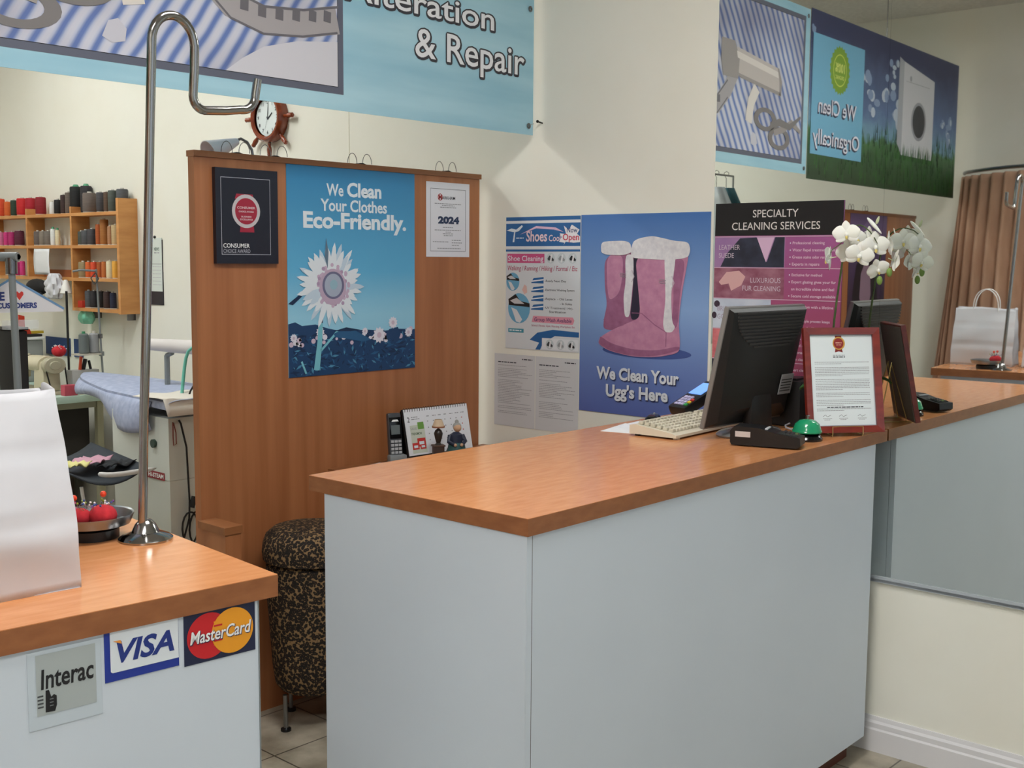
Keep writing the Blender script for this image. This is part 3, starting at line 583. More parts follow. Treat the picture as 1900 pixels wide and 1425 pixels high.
for i, (a, a2, bl) in enumerate(rows_):
    zt, zb = z - i * bh, z - (i + 1) * bh
    s.rect(0, zt - .0008, W_, zt + .0016, mat((214, 180, 200), .5), 4)
    ph = (lilac, furp, brid, salmon, dkj, furp, lilac)[i]
    s.rect(0, zb + .002, .272 if i != 2 else .225, zt - .001, ph, 1)
    if i == 0:
        s.pl([(.025, zb + .003), (.05, zb + .05), (.10, zt - .005), (.17, zt - .002), (.205, zb + .02), (.235, zt - .002), (.27, zt - .002), (.27, zb + .003)], dkj, 2); s.pl([(.165, zt - .002), (.202, zb + .02), (.232, zt - .002)], mat((214, 178, 206), .5), 3)
    if i == 1: s.pl([(.02, zt - .05), (.05, zt - .015), (.1, zt - .01), (.125, zt - .03), (.11, zt - .06), (.07, zt - .08), (.06, zt - .055), (.03, zt - .06)], mat((214, 168, 166), .6), 3)
    if i == 2:
        s.pl([(.18, zb + .02), (.185, zb + .06), (.235, zb + .065), (.25, zb + .025)], mat((206, 206, 218), .5), 3); s.ell(.205, zb + .045, .006, .006, mat((150, 60, 90), .5), 4, 10); s.ell(.015, zt - .02, .012, .012, mat((60, 44, 60), .5), 3, 10); s.ell(.005, zt - .06, .01, .012, mat((60, 44, 60), .5), 3, 10)
    tc = mat((206, 190, 202), .5) if i != 2 else mat((164, 150, 170), .5)
    if a:
        if i == 1: s.txt(a, .26, zt - .05, .0175, tc, 4, 'r', .115); s.txt(a2, .26, zt - .078, .0175, tc, 4, 'r', .145)
        elif i == 4: s.txt(a, .02, zt - .05, .021, ivory, 4, 'l', .062, .01); s.txt(a2, .016, zt - .082, .021, ivory, 4, 'l', .065, .01)
        else: s.txt(a, .018, zt - .044, .0175, tc, 4, 'l', .083 if i == 0 else .068); s.txt(a2, .018, zt - .072, .0175, tc, 4, 'l', .06 if i == 0 else .075)
    for j, tx in enumerate(bl):
        zz = zt - .022 - j * .0235; s.txt(tx, .3, zz - .004, .0095, mat((226, 196, 214), .5), 3, 'l', min(.17, len(tx) * .0055), .012)
        if not tx[0].islower(): s.ell(.292, zz, .0022, .0022, wt, 3, 8)
tag(s.build('wall_poster', loc=wp(2.229, z0, .0075), rotz=WR, smooth=0), 'magenta specialty cleaning services poster with a black header taped to the mirror', 'poster')

# ================================================================== clock on the wall
r = thing('wall_clock', 'brown ship-wheel wall clock above the wooden board', 'clock', wp(4.735, 2.288, 0), WR)
M_ship = noisy('ship_wood', (112, 44, 20), (146, 66, 34), (20, 20, 20), .25, coat=.4)
RX = Matrix.Rotation(PI / 2, 4, 'X')
b = B(); b.lathe([(.09, .001), (.118, .001), (.122, .018), (.118, .045), (.108, .056), (.097, .054), (.0905, .046)], M_ship, (0, 0, 0), 40, RX, False); b.lathe([(.0005, .001), (.09, .001)], M_ship, (0, 0, 0), 40, RX, False); b.build('wheel_rim', r)
for i in range(8):
    a = PI / 4 * i
    MX = Matrix.Rotation(a, 4, 'Y') @ Matrix.Translation((0, -.026, .1225)); b = B(); b.lathe([(.0085, 0), (.0075, .012), (.011, .022), (.0125, .034), (.0105, .052), (.0115, .058), (.006, .065)], M_ship, (0, 0, 0), 12, MX); b.build('wheel_handle', r)
s = Sheet(.0345)
for h in range(1, 13):
    a = 2 * PI * h / 12; s.txt(str(h), .072 * math.sin(a), .072 * math.cos(a) - .007, .017, M_ink, 1, 'c', None, .01)
s.lathe([(.0005, .034), (.0895, .034), (.0895, .03), (.0005, .03)], mat((222, 230, 230), .35), (0, 0, 0), 40, RX, False); dial = s.build('clock_face', r, smooth=0)
s = Sheet(.036); s.stroke([(0, -.01), (.042 * math.sin(1.06), .042 * math.cos(1.06))], .006, M_ink, 0); s.stroke([(0, -.01), (.064 * math.sin(.12), .064 * math.cos(.12))], .004, M_ink, 1); s.stroke([(.0, .0), (-.02, -.06)], .0014, M_ink, 2); s.ell(0, 0, .005, .005, M_ink, 2, 10); s.build('clock_hands', dial, smooth=0)

# ================================================================== desk behind the counter
r = thing('work_desk', 'low wooden desk in front of the board behind the service counter', 'desk', (-.88, 2.72, 0))
b = B(); b.bx(0, .82, 0, .58, .815, .84, M_boardd); b.build('desktop', r, smooth=0)
for x in (0.01, .79):
    b = B(); b.bx(x, x + .02, .02, .56, 0, .8145, M_board); b.build('side_panel', r, smooth=0)
DZ = .84
r = thing('cordless_phone', 'black and silver cordless phone standing in its charger', 'phone', (-.727, 3.1, DZ), -.35)
b = B(); b.box((0, 0, .016), (.075, .07, .03), M_black, bev=.006); b.box((0, -.012, .045), (.066, .035, .03), M_greyp, bev=.006); b.build('charger_base', r)
Mt = Matrix.Translation((0, .0, .03)) @ Matrix.Rotation(-.14, 4, 'X')
b = B(); b.box((0, 0, .09), (.052, .024, .18), mat((64, 66, 70), .35), M=Mt, bev=.009); hs = b.build('handset', r)
b = B(); b.box((0, -.0125, .125), (.044, .003, .078), M_blackg, M=Mt, bev=.001); b.build('front_panel', hs)
b = B(); b.box((0, -.0145, .118), (.034, .002, .034), mat((96, 104, 104), .3), M=Mt); b.build('display', hs)
b = B(); b.prism([(-.014, .148), (.014, .148), (.009, .155), (-.009, .155)], -.0152, -.0138, M_white, M=Mt); b.build('logo_mark', hs)
b = B()
for i in range(4):
    for j in range(3): b.box((-.0145 + j * .0145, -.0135, .076 - i * .0135), (.0115, .004, .009), mat((170, 172, 174), .4), M=Mt, bev=.001)
b.build('keypad', hs)
b = B(); b.box((0, 0, .018), (.09, .06, .036), M_white, bev=.004); tag(b.build('wall_adapter', loc=(-.83, 3.08, DZ), rotz=.2), 'small white box lying left of the cordless phone', 'box')
# desk calendar
CA = -.06
r = thing('desk_calendar', 'white spiral desk calendar standing on a black base behind the counter', 'calendar', (-.605, 3.165, DZ), CA)
CW, CH = .33, .205
tilt = Matrix.Rotation(-.22, 4, 'X')
b = B(); b.prism([(0, 0), (CW, 0), (CW, CH), (0, CH)], -.001, .002, M_black, M=tilt)
b.poly([(0, .12, 0), (CW, .12, 0), (CW, .05, CH - .01), (0, .05, CH - .01)], M_black); b.bx(0, CW, -.006, .12, 0, .002, M_black); b.build('stand', r, smooth=0)
s = Sheet(.0026); s.base(.008, .028, CW - .002, CH - .001, mat((232, 234, 238), .6))
s.txt('2', .02, CH - .05, .02, M_ink, 1); s.greek(.04, .075, CH - .034, .003, M_grey, 1, 3); s.greek(.04, .08, CH - .042, .003, M_grey, 1, 4)
s.rect(.028, .035, .098, .142, mat((206, 212, 196), .6), 1); s.rect(.066, .125, .096, .152, mat((112, 160, 72), .6), 2); s.txt('THE KIMCHI', .031, .105, .009, mat((60, 90, 50), .6), 2, 'l', .05, .02); s.txt('SALE', .03, .125, .009, M_grey, 2, 'l', .03)
for x, z, q in ((.045, .062, .016), (.075, .075, .02), (.08, .06, .014)): s.rect(x - q, z - q * .8, x + q, z + q * .8, mat((200, 56, 52), .6), 2 + q); s.rect(x - q * .6, z - q * .4, x + q * .6, z + q * .2, wt, 3)
for i in range(7): s.greek(.115 + i * .029, .133 + i * .029, CH - .035, .003, M_grey, 1, i)
for i in range(5):
    for j in range(7): s.rect(.116 + j * .029, .15 - i * .024, .121 + j * .029, .154 - i * .024, mat((190, 70, 70), .6) if j == 6 else M_grey, 1)
for v in s.bm.verts: v.co = tilt @ v.co
s.build('calendar_page', r, smooth=0)
b = B()
for i in range(26):
    x = .014 + i * (CW - .028) / 25; b.tube([tilt @ Vector((x, .001 + .006 * math.cos(a), CH - .004 + .008 * math.sin(a))) for a in [2 * PI * k / 8 for k in range(8)]], .0011, M_black, 5, True)
b.build('spiral_binding', r)
# figurines
r = thing('lamp_figurine', 'small figurine of a table lamp on a dark cabinet before the calendar', 'figurine', (-.532, 3.08, DZ), -.5)
b = B(); b.box((0, 0, .035), (.04, .035, .07), mat((66, 48, 40), .5), bev=.003); b.box((0, 0, .072), (.046, .04, .006), mat((84, 62, 50), .5), bev=.002); b.build('cabinet', r)
b = B(); b.lathe([(.014, .0755), (.008, .082), (.013, .10), (.017, .118), (.012, .13), (.004, .136), (.004, .142)], mat((48, 40, 34), .4), (0, 0, 0), 16); b.build('lamp_base', r)
b = B(); b.lathe([(.024, .1425), (.014, .17), (.012, .17), (.022, .1425)], mat((214, 190, 160), .7), (0, 0, 0), 12, None, False); b.lathe([(.0245, .140), (.0255, .146), (.0235, .146)], mat((160, 110, 80), .7), (0, 0, 0), 12, None, False); b.build('lamp_shade', r)
r = thing('seated_figurine', 'small figurine of a grey-haired seated woman in a green skirt with a child', 'figurine', (-.448, 3.07, DZ), -.5)
r.scale = (.9, .9, .9)
gn, nv, sk, hr = mat((44, 84, 84), .5), mat((40, 46, 66), .5), mat((206, 164, 130), .5), mat((160, 160, 156), .6)
b = B(); b.lathe([(.05, 0), (.052, .02), (.042, .05), (.03, .075), (.026, .082), (.03, .1), (.027, .118), (.012, .128)], nv, (0, 0, 0), 18, None, True, 1, .8); b.ball((.004, -.004, .146), .0175, sk, 14)
for sx in (-1, 1): b.tube([(sx * .027, 0, .114), (sx * .036, -.014, .09), (sx * .016, -.034, .078)], [.010, .009, .007], nv, 8); b.ball((sx * .014, -.037, .078), .0075, sk, 8)
bd = b.build('figure_body', r)
b = B(); b.ball((.004, .002, .152), .0185, hr, 14, None, (1, 1, .9)); b.ball((.006, .012, .17), .009, hr, 10); b.build('hair', r)
b = B(); b.grid(lambda u, v: Vector((.047 * math.sin(PI * (u - .5) * .9) * (.7 + .4 * v), -.042 * math.cos(PI * (u - .5) * .9) * (.7 + .45 * v), .085 - .083 * v)), 12, 6, gn); b.build('skirt', r, solid=.003)
b = B(); b.lathe([(.024, 0), (.024, .02), (.018, .045), (.01, .054)], mat((150, 158, 190), .5), (.055, -.02, 0), 12); b.ball((.068, -.03, .05), .015, mat((176, 134, 100), .6), 12); b.build('child_figure', r)
# wood cabinet end and lamp behind the board
r = thing('side_cabinet', 'low wooden cabinet at the lower left end of the board', 'cabinet', (-1.435, 3.13, 0))
b = B(); b.bx(0, .06, 0, .15, .06, .715, M_board); b.build('body', r, smooth=0)
b = B(); b.bx(-.004, .064, -.004, .152, .7155, .74, M_boardd); b.build('cabinet_top', r, smooth=0)
b = B(); b.bx(.006, .054, .01, .14, 0, .0595, M_kick); b.build('plinth', r, smooth=0)
r = thing('gooseneck_lamp', 'white gooseneck lamp peeping over the board left of the clock', 'lamp', (-1.10, 3.42, 1.55))
b = B(); b.tube([(0, -.034, .0), (0, -.02, .15), (0, 0, .40), (-.006, 0, .43), (-.025, 0, .455), (-.05, 0, .464), (-.072, 0, .455)], .005, M_chromed, 8); b.build('gooseneck', r)
b = B(); b.box((0, -.045, .02), (.05, .02, .05), M_black, bev=.003); b.build('clamp', r)
b = B(); MX = Matrix.Translation((-.07, 0, .452)) @ Matrix.Rotation(math.radians(-112), 4, 'Y'); b.lathe([(.012, -.005), (.016, .01), (.042, .12), (.039, .12), (.012, .01)], mat((224, 222, 230), .5), (0, 0, 0), 20, MX, False); b.build('lamp_shade', r)

# ================================================================== leopard stool
ml, t, bs = nodes('leopard_print')
co = N(t, 'ShaderNodeTexCoord'); vo = N(t, 'ShaderNodeTexVoronoi'); vo.inputs['Scale'].default_value = 105; no = N(t, 'ShaderNodeTexNoise'); no.inputs['Scale'].default_value = 70
ma = N(t, 'ShaderNodeMath', operation='MULTIPLY_ADD'); ma.inputs[1].default_value = .55
rp = ramp(t, [(.0, (112, 82, 50)), (.40, (88, 62, 38)), (.5, (20, 15, 12)), (.86, (28, 20, 15)), (.98, (140, 112, 76))])
t.links.new(co.outputs['Object'], vo.inputs[0]); t.links.new(co.outputs['Object'], no.inputs[0]); t.links.new(no.outputs[0], ma.inputs[0]); t.links.new(vo.outputs['Distance'], ma.inputs[2]); t.links.new(ma.outputs[0], rp.inputs[0]); t.links.new(rp.outputs[0], bs.inputs['Base Color']); bs.inputs['Roughness'].default_value = .85
r = thing('leopard_stool', 'tall round leopard print stool between the counters', 'stool', (-1.09, 3.125, 0))
R_ = .168
b = B(); b.lathe([(.001, .70), (.09, .697), (.134, .688), (.158, .668), (R_, .642), (R_ + .003, .61), (R_, .585), (.152, .577)], ml, (0, 0, 0), 40); b.build('cushion', r)
b = B(); b.lathe([(.145, .5765), (.158, .565), (.157, .46), (.148, .33), (.14, .21), (.132, .15), (.115, .128), (.05, .125)], ml, (0, 0, 0), 40); b.build('cover', r)
for i in range(4):
    a = PI + .05 + PI / 2 * i
    b = B(); b.tube([(.128 * math.cos(a), .128 * math.sin(a), .126), (.126 * math.cos(a), .126 * math.sin(a), .012)], [.008, .008], M_steel, 10); lg = b.build('leg', r)
    b = B(); b.lathe([(.018, .0), (.018, .008), (.009, .012)], M_black, (.126 * math.cos(a), .126 * math.sin(a), 0), 14); b.build('foot_glide', lg)
b = B(); b.tube([(-.02, -.135, .17), (-.01, -.185, .165), (.04, -.19, .165), (.16, -.15, .165), (.17, -.09, .165), (.115, -.06, .17)], .0085, M_chrome, 10); b.build('footrest', r)

# ================================================================== counter things
# monitor
r = thing('computer_monitor', 'black computer monitor seen from behind on the service counter', 'monitor', (-.385, 1.845, CT), -.02)
Mt = Matrix.Translation((0, .028, .033)) @ Matrix.Rotation(math.radians(12), 4, 'X')
M_mon = mat((12, 12, 13), .5, name='monitor_black'); M_bez = mat((122, 120, 118), .4)
PW, PH = .44, .375
b = B(); b.box((0, .0, PH / 2), (PW, .016, PH), M_bez, M=Mt, bev=.004); b.build('bezel', r)
b = B(); b.box((0, .0089, PH / 2), (PW - .04, .001, PH - .04), M_blackg, M=Mt); b.build('screen', r)
b = B(); y0 = -.0085
ring0 = [(-PW / 2 + .004, y0, .006), (PW / 2 - .004, y0, .006), (PW / 2 - .004, y0, PH - .005), (-PW / 2 + .004, y0, PH - .005)]
ring1 = [(-PW / 2 + .03, y0 - .025, .03), (PW / 2 - .03, y0 - .025, .03), (PW / 2 - .012, y0 - .014, PH - .012), (-PW / 2 + .012, y0 - .014, PH - .012)]
ring2 = [(-PW / 2 + .10, y0 - .045, .07), (PW / 2 - .10, y0 - .045, .07), (PW / 2 - .09, y0 - .04, PH - .13), (-PW / 2 + .09, y0 - .04, PH - .13)]
b.rings([b.vs(q, Mt) for q in (ring0, ring1, ring2)], M_mon, True, True); b.build('back_shell', r, smooth=20)
b = B()
for i in range(11):
    z = PH - .016 - i * .0098; hw = (PW / 2 - .03) * math.sqrt(max(0, 1 - (i / 11.5) ** 2.4)); y = y0 - .0155 - .0021 * i
    b.box((0, y - .001, z), (hw * 2, .007, .0052), mat((46, 45, 45), .6), M=Mt)
b.build('vent_grille', r, smooth=0)
b = B(); b.prism([(.085, .10), (.158, .10), (.158, .165), (.085, .165)], y0 - .0515, y0 - .05, mat((150, 150, 152), .6), M=Mt @ Matrix.Translation((0, .004, 0)))
for i in range(5): b.prism([(.09, .11 + i * .009), (.15, .11 + i * .009), (.15, .113 + i * .009), (.09, .113 + i * .009)], y0 - .0522, y0 - .0516, M_blackm, M=Mt @ Matrix.Translation((0, .004, 0)))
lab(b.build('rating_label', r, smooth=0), 'grey rating label on the back')
b = B(); b.box((0, -.03, .10), (.13, .035, .20), M_mon, bev=.012, taper=.8); b.build('neck', r)
b = B(); b.lathe([(.13, 0), (.135, .006), (.125, .012), (.07, .02), (.001, .022)], mat((120, 118, 116), .25), (0, 0, 0), 36, None, True, 1.05, .58); lab(b.build('stand_foot', r), 'silver grey oval foot')
# keyboard
ang = math.atan2(.054, .52)
r = thing('keyboard', 'beige computer keyboard lying before the monitor', 'keyboard', (-.665, 1.925, CT), .06)
def kz(y): return .014 + .10 * y
b = B(); KW, KD = .44, .165
side = [(0, .006), (KD, .006), (KD, .032), (KD - .015, .036), (.02, .02), (0, .014)]
va = b.vs([(0, y, z) for y, z in side]); vb = b.vs([(KW, y, z) for y, z in side]); n = len(side)
for i in range(n): b.face([va[i], va[(i + 1) % n], vb[(i + 1) % n], vb[i]], M_cream)
b.face(va, M_cream); b.face(vb, M_cream)
for rr_ in range(6):
    for k in range(20):
        if k in (15,): continue
        x = .016 + k * .0207; y = .02 + rr_ * .0215; z = .02 + (y - .02) * .129
        b.box((x + .008, y + .008, z + .0055), (.0168, .0168, .009), M_cream if (k % 5 and rr_ < 5) else mat((196, 188, 168), .5), bev=.0015, taper=.86)
b.build('case', r)
for x in (.02, KW - .02):
    b = B(); b.box((x, KD - .02, .003), (.02, .012, .006), M_black); b.build('rubber_foot', r)
b = B(); b.box((0.02, .01, .003), (.02, .012, .006), M_cream); b.build('rubber_foot', r)
b = B()
b.grid(lambda u, v: Vector((.03 * (2 * u - 1) * (1 - .12 * v), .055 * (2 * v - 1), max(.0, .034 * (1 - (2 * u - 1) ** 4) * (1 - (2 * v - 1) ** 4) ** .5))), 12, 14, M_blackg)
b.bm.verts.ensure_lookup_table()
b.poly([(-.028, -.05, .0002), (.028, -.05, .0002), (.026, .05, .0002), (-.026, .05, .0002)], M_black)
r = thing('computer_mouse', 'glossy black mouse on white paper beside the keyboard', 'mouse', (-.445, 2.165, CT + .0022), -1.1)
b.build('shell', r)
b = B(); b.tube([(0, .022, .0335), (0, .032, .031), (0, .04, .0265)], .0035, M_greyp, 8); b.build('scroll_wheel', r)
for (x, y, w, d, rz, zt, l) in ((-.56, 2.165, .20, .13, .25, 0, 'white paper sheet on the counter under the mouse, lower one'), (-.475, 2.185, .17, .11, .12, .001, 'white paper sheet directly under the black mouse, upper one')):
    b = B(); b.box((0, 0, .0004), (w, d, .0008), M_paper); tag(b.build('paper_sheet', loc=(x, y, CT + zt + .0001), rotz=rz, smooth=0), l, 'paper sheet', 'papers under the mouse')
# card terminal with lit screen
r = thing('card_terminal', 'black card terminal with a lit blue screen leaning behind the keyboard', 'card terminal', (-.30, 2.16, CT + .005), math.radians(-14))
Mt = Matrix.Rotation(math.radians(-24), 4, 'Y') @ Matrix.Translation((0, 0, .012))
b = B(); b.box((.095, 0, .018), (.19, .085, .036), M_black, M=Mt, bev=.01); b.build('body', r)
b = B(); b.box((.13, 0, .037), (.075, .06, .003), mat((112, 160, 236), .3, emit=.75), M=Mt); lab(b.build('screen', r), 'lit pale blue screen')
b = B()
for i in range(4):
    for j in range(3): b.box((.022 + i * .0155, .022 - j * .0155 - .004, .0375), (.0115, .0115, .005), mat((196, 190, 226), .4), M=Mt, bev=.001)
for i, c_ in enumerate(((60, 170, 90), (226, 190, 60), (206, 60, 50))): b.box((.022 + i * .0155, -.029, .0375), (.0115, .0125, .005), mat(c_, .4), M=Mt, bev=.001)
b.build('keypad', r)
b = B(); b.box((.155, 0, .028), (.03, .07, .056), M_black, bev=.004); b.build('stand', r)
# second handheld terminal lying on the counter
r = thing('handheld_terminal', 'black handheld card terminal lying near the front edge beside the green bell', 'card terminal', (-.565, 1.675, CT), math.radians(-72))
def tz(u): return .052 - .012 * u
b = B()
pr = [(-.098, .004), (.09, .004), (.1, .012), (.098, .034), (.03, .044), (-.02, .056), (-.09, .058), (-.102, .045), (-.102, .012)]
b.prism(pr, -.037, .037, M_black)
b.build('body', r, smooth=20)
bpy.context.view_layer.objects.active = None
b = B(); b.box((.056, 0, .0425), (.055, .05, .004), mat((40, 46, 42), .4), M=Matrix.Rotation(.09, 4, 'Y') @ Matrix.Translation((0, 0, .003)), bev=.001)
for i in range(4):
    for j in range(3): b.box((.042 + i * .011, -.014 + j * .014, .0505), (.008, .01, .004), mat((52, 54, 56), .4) if (i, j) != (3, 1) else mat((120, 150, 60), .4), M=Matrix.Rotation(.14, 4, 'Y') @ Matrix.Translation((0, 0, .001)))
b.build('keypad', r)
b = B(); b.box((.0, 0, .0535), (.008, .05, .003), mat((210, 210, 214), .3)); lab(b.build('paper_slot', r), 'white paper edge in the slot')
b = B(); b.box((-.065, -.0377, .036), (.044, .001, .016), mat((196, 188, 184), .6), bev=0); lab(b.build('side_label', r), 'pale label stuck on the side')
# receipt printer behind the monitor
r = thing('receipt_printer', 'black receipt printer half hidden behind the monitor and the framed letter', 'printer', (-.10, 1.872, CT), .05)
b = B(); b.box((0, 0, .075), (.125, .15, .15), M_blackm, bev=.01); b.build('body', r)
b = B(); b.box((0, .0, .1535), (.09, .1, .006), M_black, bev=.002); b.build('lid', r)
b = B(); pts = [(-.18 + .09 * math.sin(i * .5) * (i / 12), 1.735 + .022 * math.cos(i * .55) + i * .004, CT + .006 + .014 * abs(math.sin(i * .35))) for i in range(13)]
b.tube(pts, .003, M_grey, 6); tag(b.build('cable', loc=(0, 0, 0)), 'thin grey cable looping at the foot of the monitor', 'cable')
# bell
r = thing('service_bell', 'green service bell with a black base at the counter edge', 'bell', (-.375, 1.652, CT))
b = B(); b.lathe([(.046, 0), (.0465, .006), (.038, .02), (.03, .024), (.001, .024)], M_blackg, (0, 0, 0), 32); b.build('bell_base', r)
b = B(); b.lathe([(.044, .024), (.0445, .028), (.042, .032), (.041, .036), (.036, .05), (.024, .06), (.008, .064), (.0005, .064)], mat((30, 150, 104), .2, coat=.5), (0, 0, 0), 32, None, False); lab(b.build('dome', r), 'glossy green dome')
b = B(); b.lathe([(.003, .063), (.003, .07), (.0065, .072), (.0065, .075), (.001, .077)], M_chrome, (0, 0, 0), 14); b.build('button', r)
# framed letter on an easel
FX = Vector((-.318, 1.682, 0)); FE = Vector((-.128, 1.540, 0)); fr_w = .252; fr_h = .325
fa = math.atan2(FE.y - FX.y, FE.x - FX.x)
r = thing('framed_letter', 'red-brown framed letter with a ribbon seal standing near the mirror', 'picture frame', (FX.x, FX.y, CT + .010), fa)
Mt = Matrix.Rotation(math.radians(-11), 4, 'X')
M_fr = noisy('frame_wood', (110, 34, 28), (136, 48, 36), (10, 10, 40), .3, coat=.3)
b = B(); fw_ = .021
oc = [(0, 0), (fr_w, 0), (fr_w, fr_h), (0, fr_h)]; ic = [(fw_, fw_), (fr_w - fw_, fw_), (fr_w - fw_, fr_h - fw_), (fw_, fr_h - fw_)]
for i in range(4):
    j = (i + 1) % 4; q = [oc[i], oc[j], ic[j], ic[i]]
    f_ = b.vs([(x, -.012 if k < 2 else -.008, z) for k, (x, z) in enumerate(q)], Mt); g_ = b.vs([(x, .004, z) for x, z in q], Mt)
    b.face(f_, M_fr); b.face(g_, M_fr)
    for k in range(4): b.face([f_[k], f_[(k + 1) % 4], g_[(k + 1) % 4], g_[k]], M_fr)
b.build('frame', r, smooth=0)
s = Sheet(.001); s.base(fw_ - .002, fw_ - .002, fr_w - fw_ + .002, fr_h - fw_ + .002, mat((226, 234, 236), .3))
s.border(fw_ + .001, fw_ + .001, fr_w - fw_ - .001, fr_h - fw_ - .001, .0012, mat((110, 104, 130), .5), 1)
cx_ = fr_w / 2 - .008; cz_ = fr_h - .048
s.pl([(cx_ - .011, cz_ + .024), (cx_ + .011, cz_ + .024), (cx_ + .009, cz_ + .01), (cx_ - .009, cz_ + .01)], mat((130, 40, 36), .5), 1); s.pl([(cx_ - .013, cz_ - .028), (cx_, cz_ - .025), (cx_ + .013, cz_ - .028), (cx_ + .008, cz_), (cx_ - .008, cz_)], mat((130, 40, 36), .5), 1)
s.ell(cx_ + .001, cz_, .0205, .0205, mat((206, 160, 70), .4), 2, 24); s.ell(cx_, cz_, .0165, .0165, mat((146, 44, 40), .5), 3, 24); s.greek(cx_ - .01, cx_ + .01, cz_, .003, mat((220, 170, 150), .5), 4, 1); s.greek(cx_ - .008, cx_ + .008, cz_ - .006, .002, mat((220, 170, 150), .5), 4, 2)
s.greek(cx_ - .02, cx_ + .02, fr_h - .086, .0022, M_grey, 1, 1); s.greek(cx_ - .02, cx_ + .02, fr_h - .092, .003, M_ink, 1, 2)
z = fr_h - .107
for n_ in (2, 6, 7, 3, 4, 2): s.para(.036, fr_w - .036, z, .0016, .0052, n_, M_grey, 1, .5, n_); z -= n_ * .0052 + .006
s.greek(.07, .19, .078, .0028, M_ink, 1, 3)
for x in (.055, .108, .170): s.stroke([(x, .051), (x + .008, .056), (x + .014, .05), (x + .026, .055)], .001, M_ink, 1); s.greek(x, x + .03, .044, .0014, M_grey, 1, 5); s.greek(x + .004, x + .024, .040, .0014, M_grey, 1, 6)
for v in s.bm.verts: v.co = Mt @ v.co
s.build('letter', r, smooth=0)
b = B(); b.prism([(.006, .006), (fr_w - .006, .006), (fr_w - .006, fr_h - .006), (.006, fr_h - .006)], .0042, .006, mat((112, 106, 96), .7), M=Mt); b.build('backing_board', r, smooth=0)
e = thing('plate_easel', 'small wire easel holding the framed letter', 'easel', (FX.x, FX.y, CT), fa)
b = B(); M_br = mat((196, 170, 110), .3, 1)
zb_ = .0075
for x in (.075, .175):
    top = Mt @ Vector((x, .0105, .20)); b.tube([(x, -.018, .032), (x, -.02, zb_), (x, -.012, zb_ - .004), (x, .012, zb_ - .002), (x, .0135, zb_ + .01), (top.x + (.125 - x) * .6, top.y + .012, top.z)], .0016, M_br, 6)
    b.tube([(x, -.018, .002), (x, -.018, .0045), (x, .10, .002)], .0016, M_br, 6); b.tube([(x, .10, .002), (.125 + (x - .125) * .4, .06, .2)], .0016, M_br, 6)
b.tube([(.075, -.018, .0315), (.1, -.019, .033), (.15, -.019, .033), (.175, -.018, .0315)], .0012, M_br, 6); b.build('easel_wire', e)

# orchid
ox, oy = -.118, 1.712
r = thing('potted_orchid', 'white orchid in a pot behind the framed letter by the mirror', 'orchid', (ox, oy, CT))
b = B(); b.lathe([(.035, 0), (.037, .004), (.048, .09), (.051, .092), (.051, .1), (.045, .1), (.042, .085)], mat((206, 204, 198), .35), (0, 0, 0), 28, None, False); b.lathe([(.001, .002), (.036, .002)], M_white, (0, 0, 0), 28, None, False); b.lathe([(.001, .086), (.0425, .086)], mat((70, 52, 36), .9), (0, 0, 0), 28, None, False); b.build('pot', r)
M_stem = noisy('orchid_stem', (56, 72, 36), (84, 104, 52), (30, 30, 30), .5); M_leaf = noisy('orchid_leaf', (44, 84, 40), (66, 110, 54), (20, 20, 20), .4)
def R3(x, y, z): return Vector((x - ox, y - oy, z - CT))
S0 = [R3(ox, oy, CT + .086), R3(-.121, 1.712, 1.30), R3(-.12, 1.708, 1.42), R3(-.12, 1.692, 1.55), R3(-.124, 1.678, 1.66), R3(-.14, 1.655, 1.71), R3(-.165, 1.61, 1.725), R3(-.175, 1.57, 1.70), R3(-.17, 1.545, 1.655)]
b = B(); b.tube(S0, [.0045, .0042, .004, .0036, .0032, .0028, .0025, .0022, .0018], M_stem, 8); st = b.build('flower_stem', r, sub=1)
for i, (a, L) in enumerate(((.4, .11), (2.4, .10), (4.2, .085))):
    b = B(); ca, sa = math.cos(a), math.sin(a)
    b.grid(lambda u, v: Vector((ca * L * u - sa * .028 * (2 * v - 1) * math.sin(PI * min(u * .9 + .08, 1)), sa * L * u + ca * .028 * (2 * v - 1) * math.sin(PI * min(u * .9 + .08, 1)), .092 + .05 * math.sin(u * 2.4) + .008 * abs(2 * v - 1))), 8, 4, M_leaf); b.build('leaf', r, solid=.002)
mp_, t, bs = nodes('orchid_petal'); bs.inputs['Base Color'].default_value = rgb((240, 240, 232)); bs.inputs['Roughness'].default_value = .6; bs.inputs['Subsurface Weight'].default_value = .25; bs.inputs['Subsurface Radius'].default_value = (.02, .02, .015)
M_lip = mat((226, 206, 120), .6); M_bud = mat((206, 214, 176), .6)
def petal(b, ang, L, wd_, lift, M, m):
    ca, sa = math.cos(ang), math.sin(ang)
    def fn(u, v):
        q = u * L; ww = wd_ * math.sin(PI * min(1, .12 + u * .86)) ** .7; s_ = (2 * v - 1) * ww
        return M @ Vector((ca * q - sa * s_, sa * q + ca * s_, lift * math.sin(u * 2.2) * L - .25 * ww * (2 * v - 1) ** 2))
    b.grid(fn, 6, 6, m)
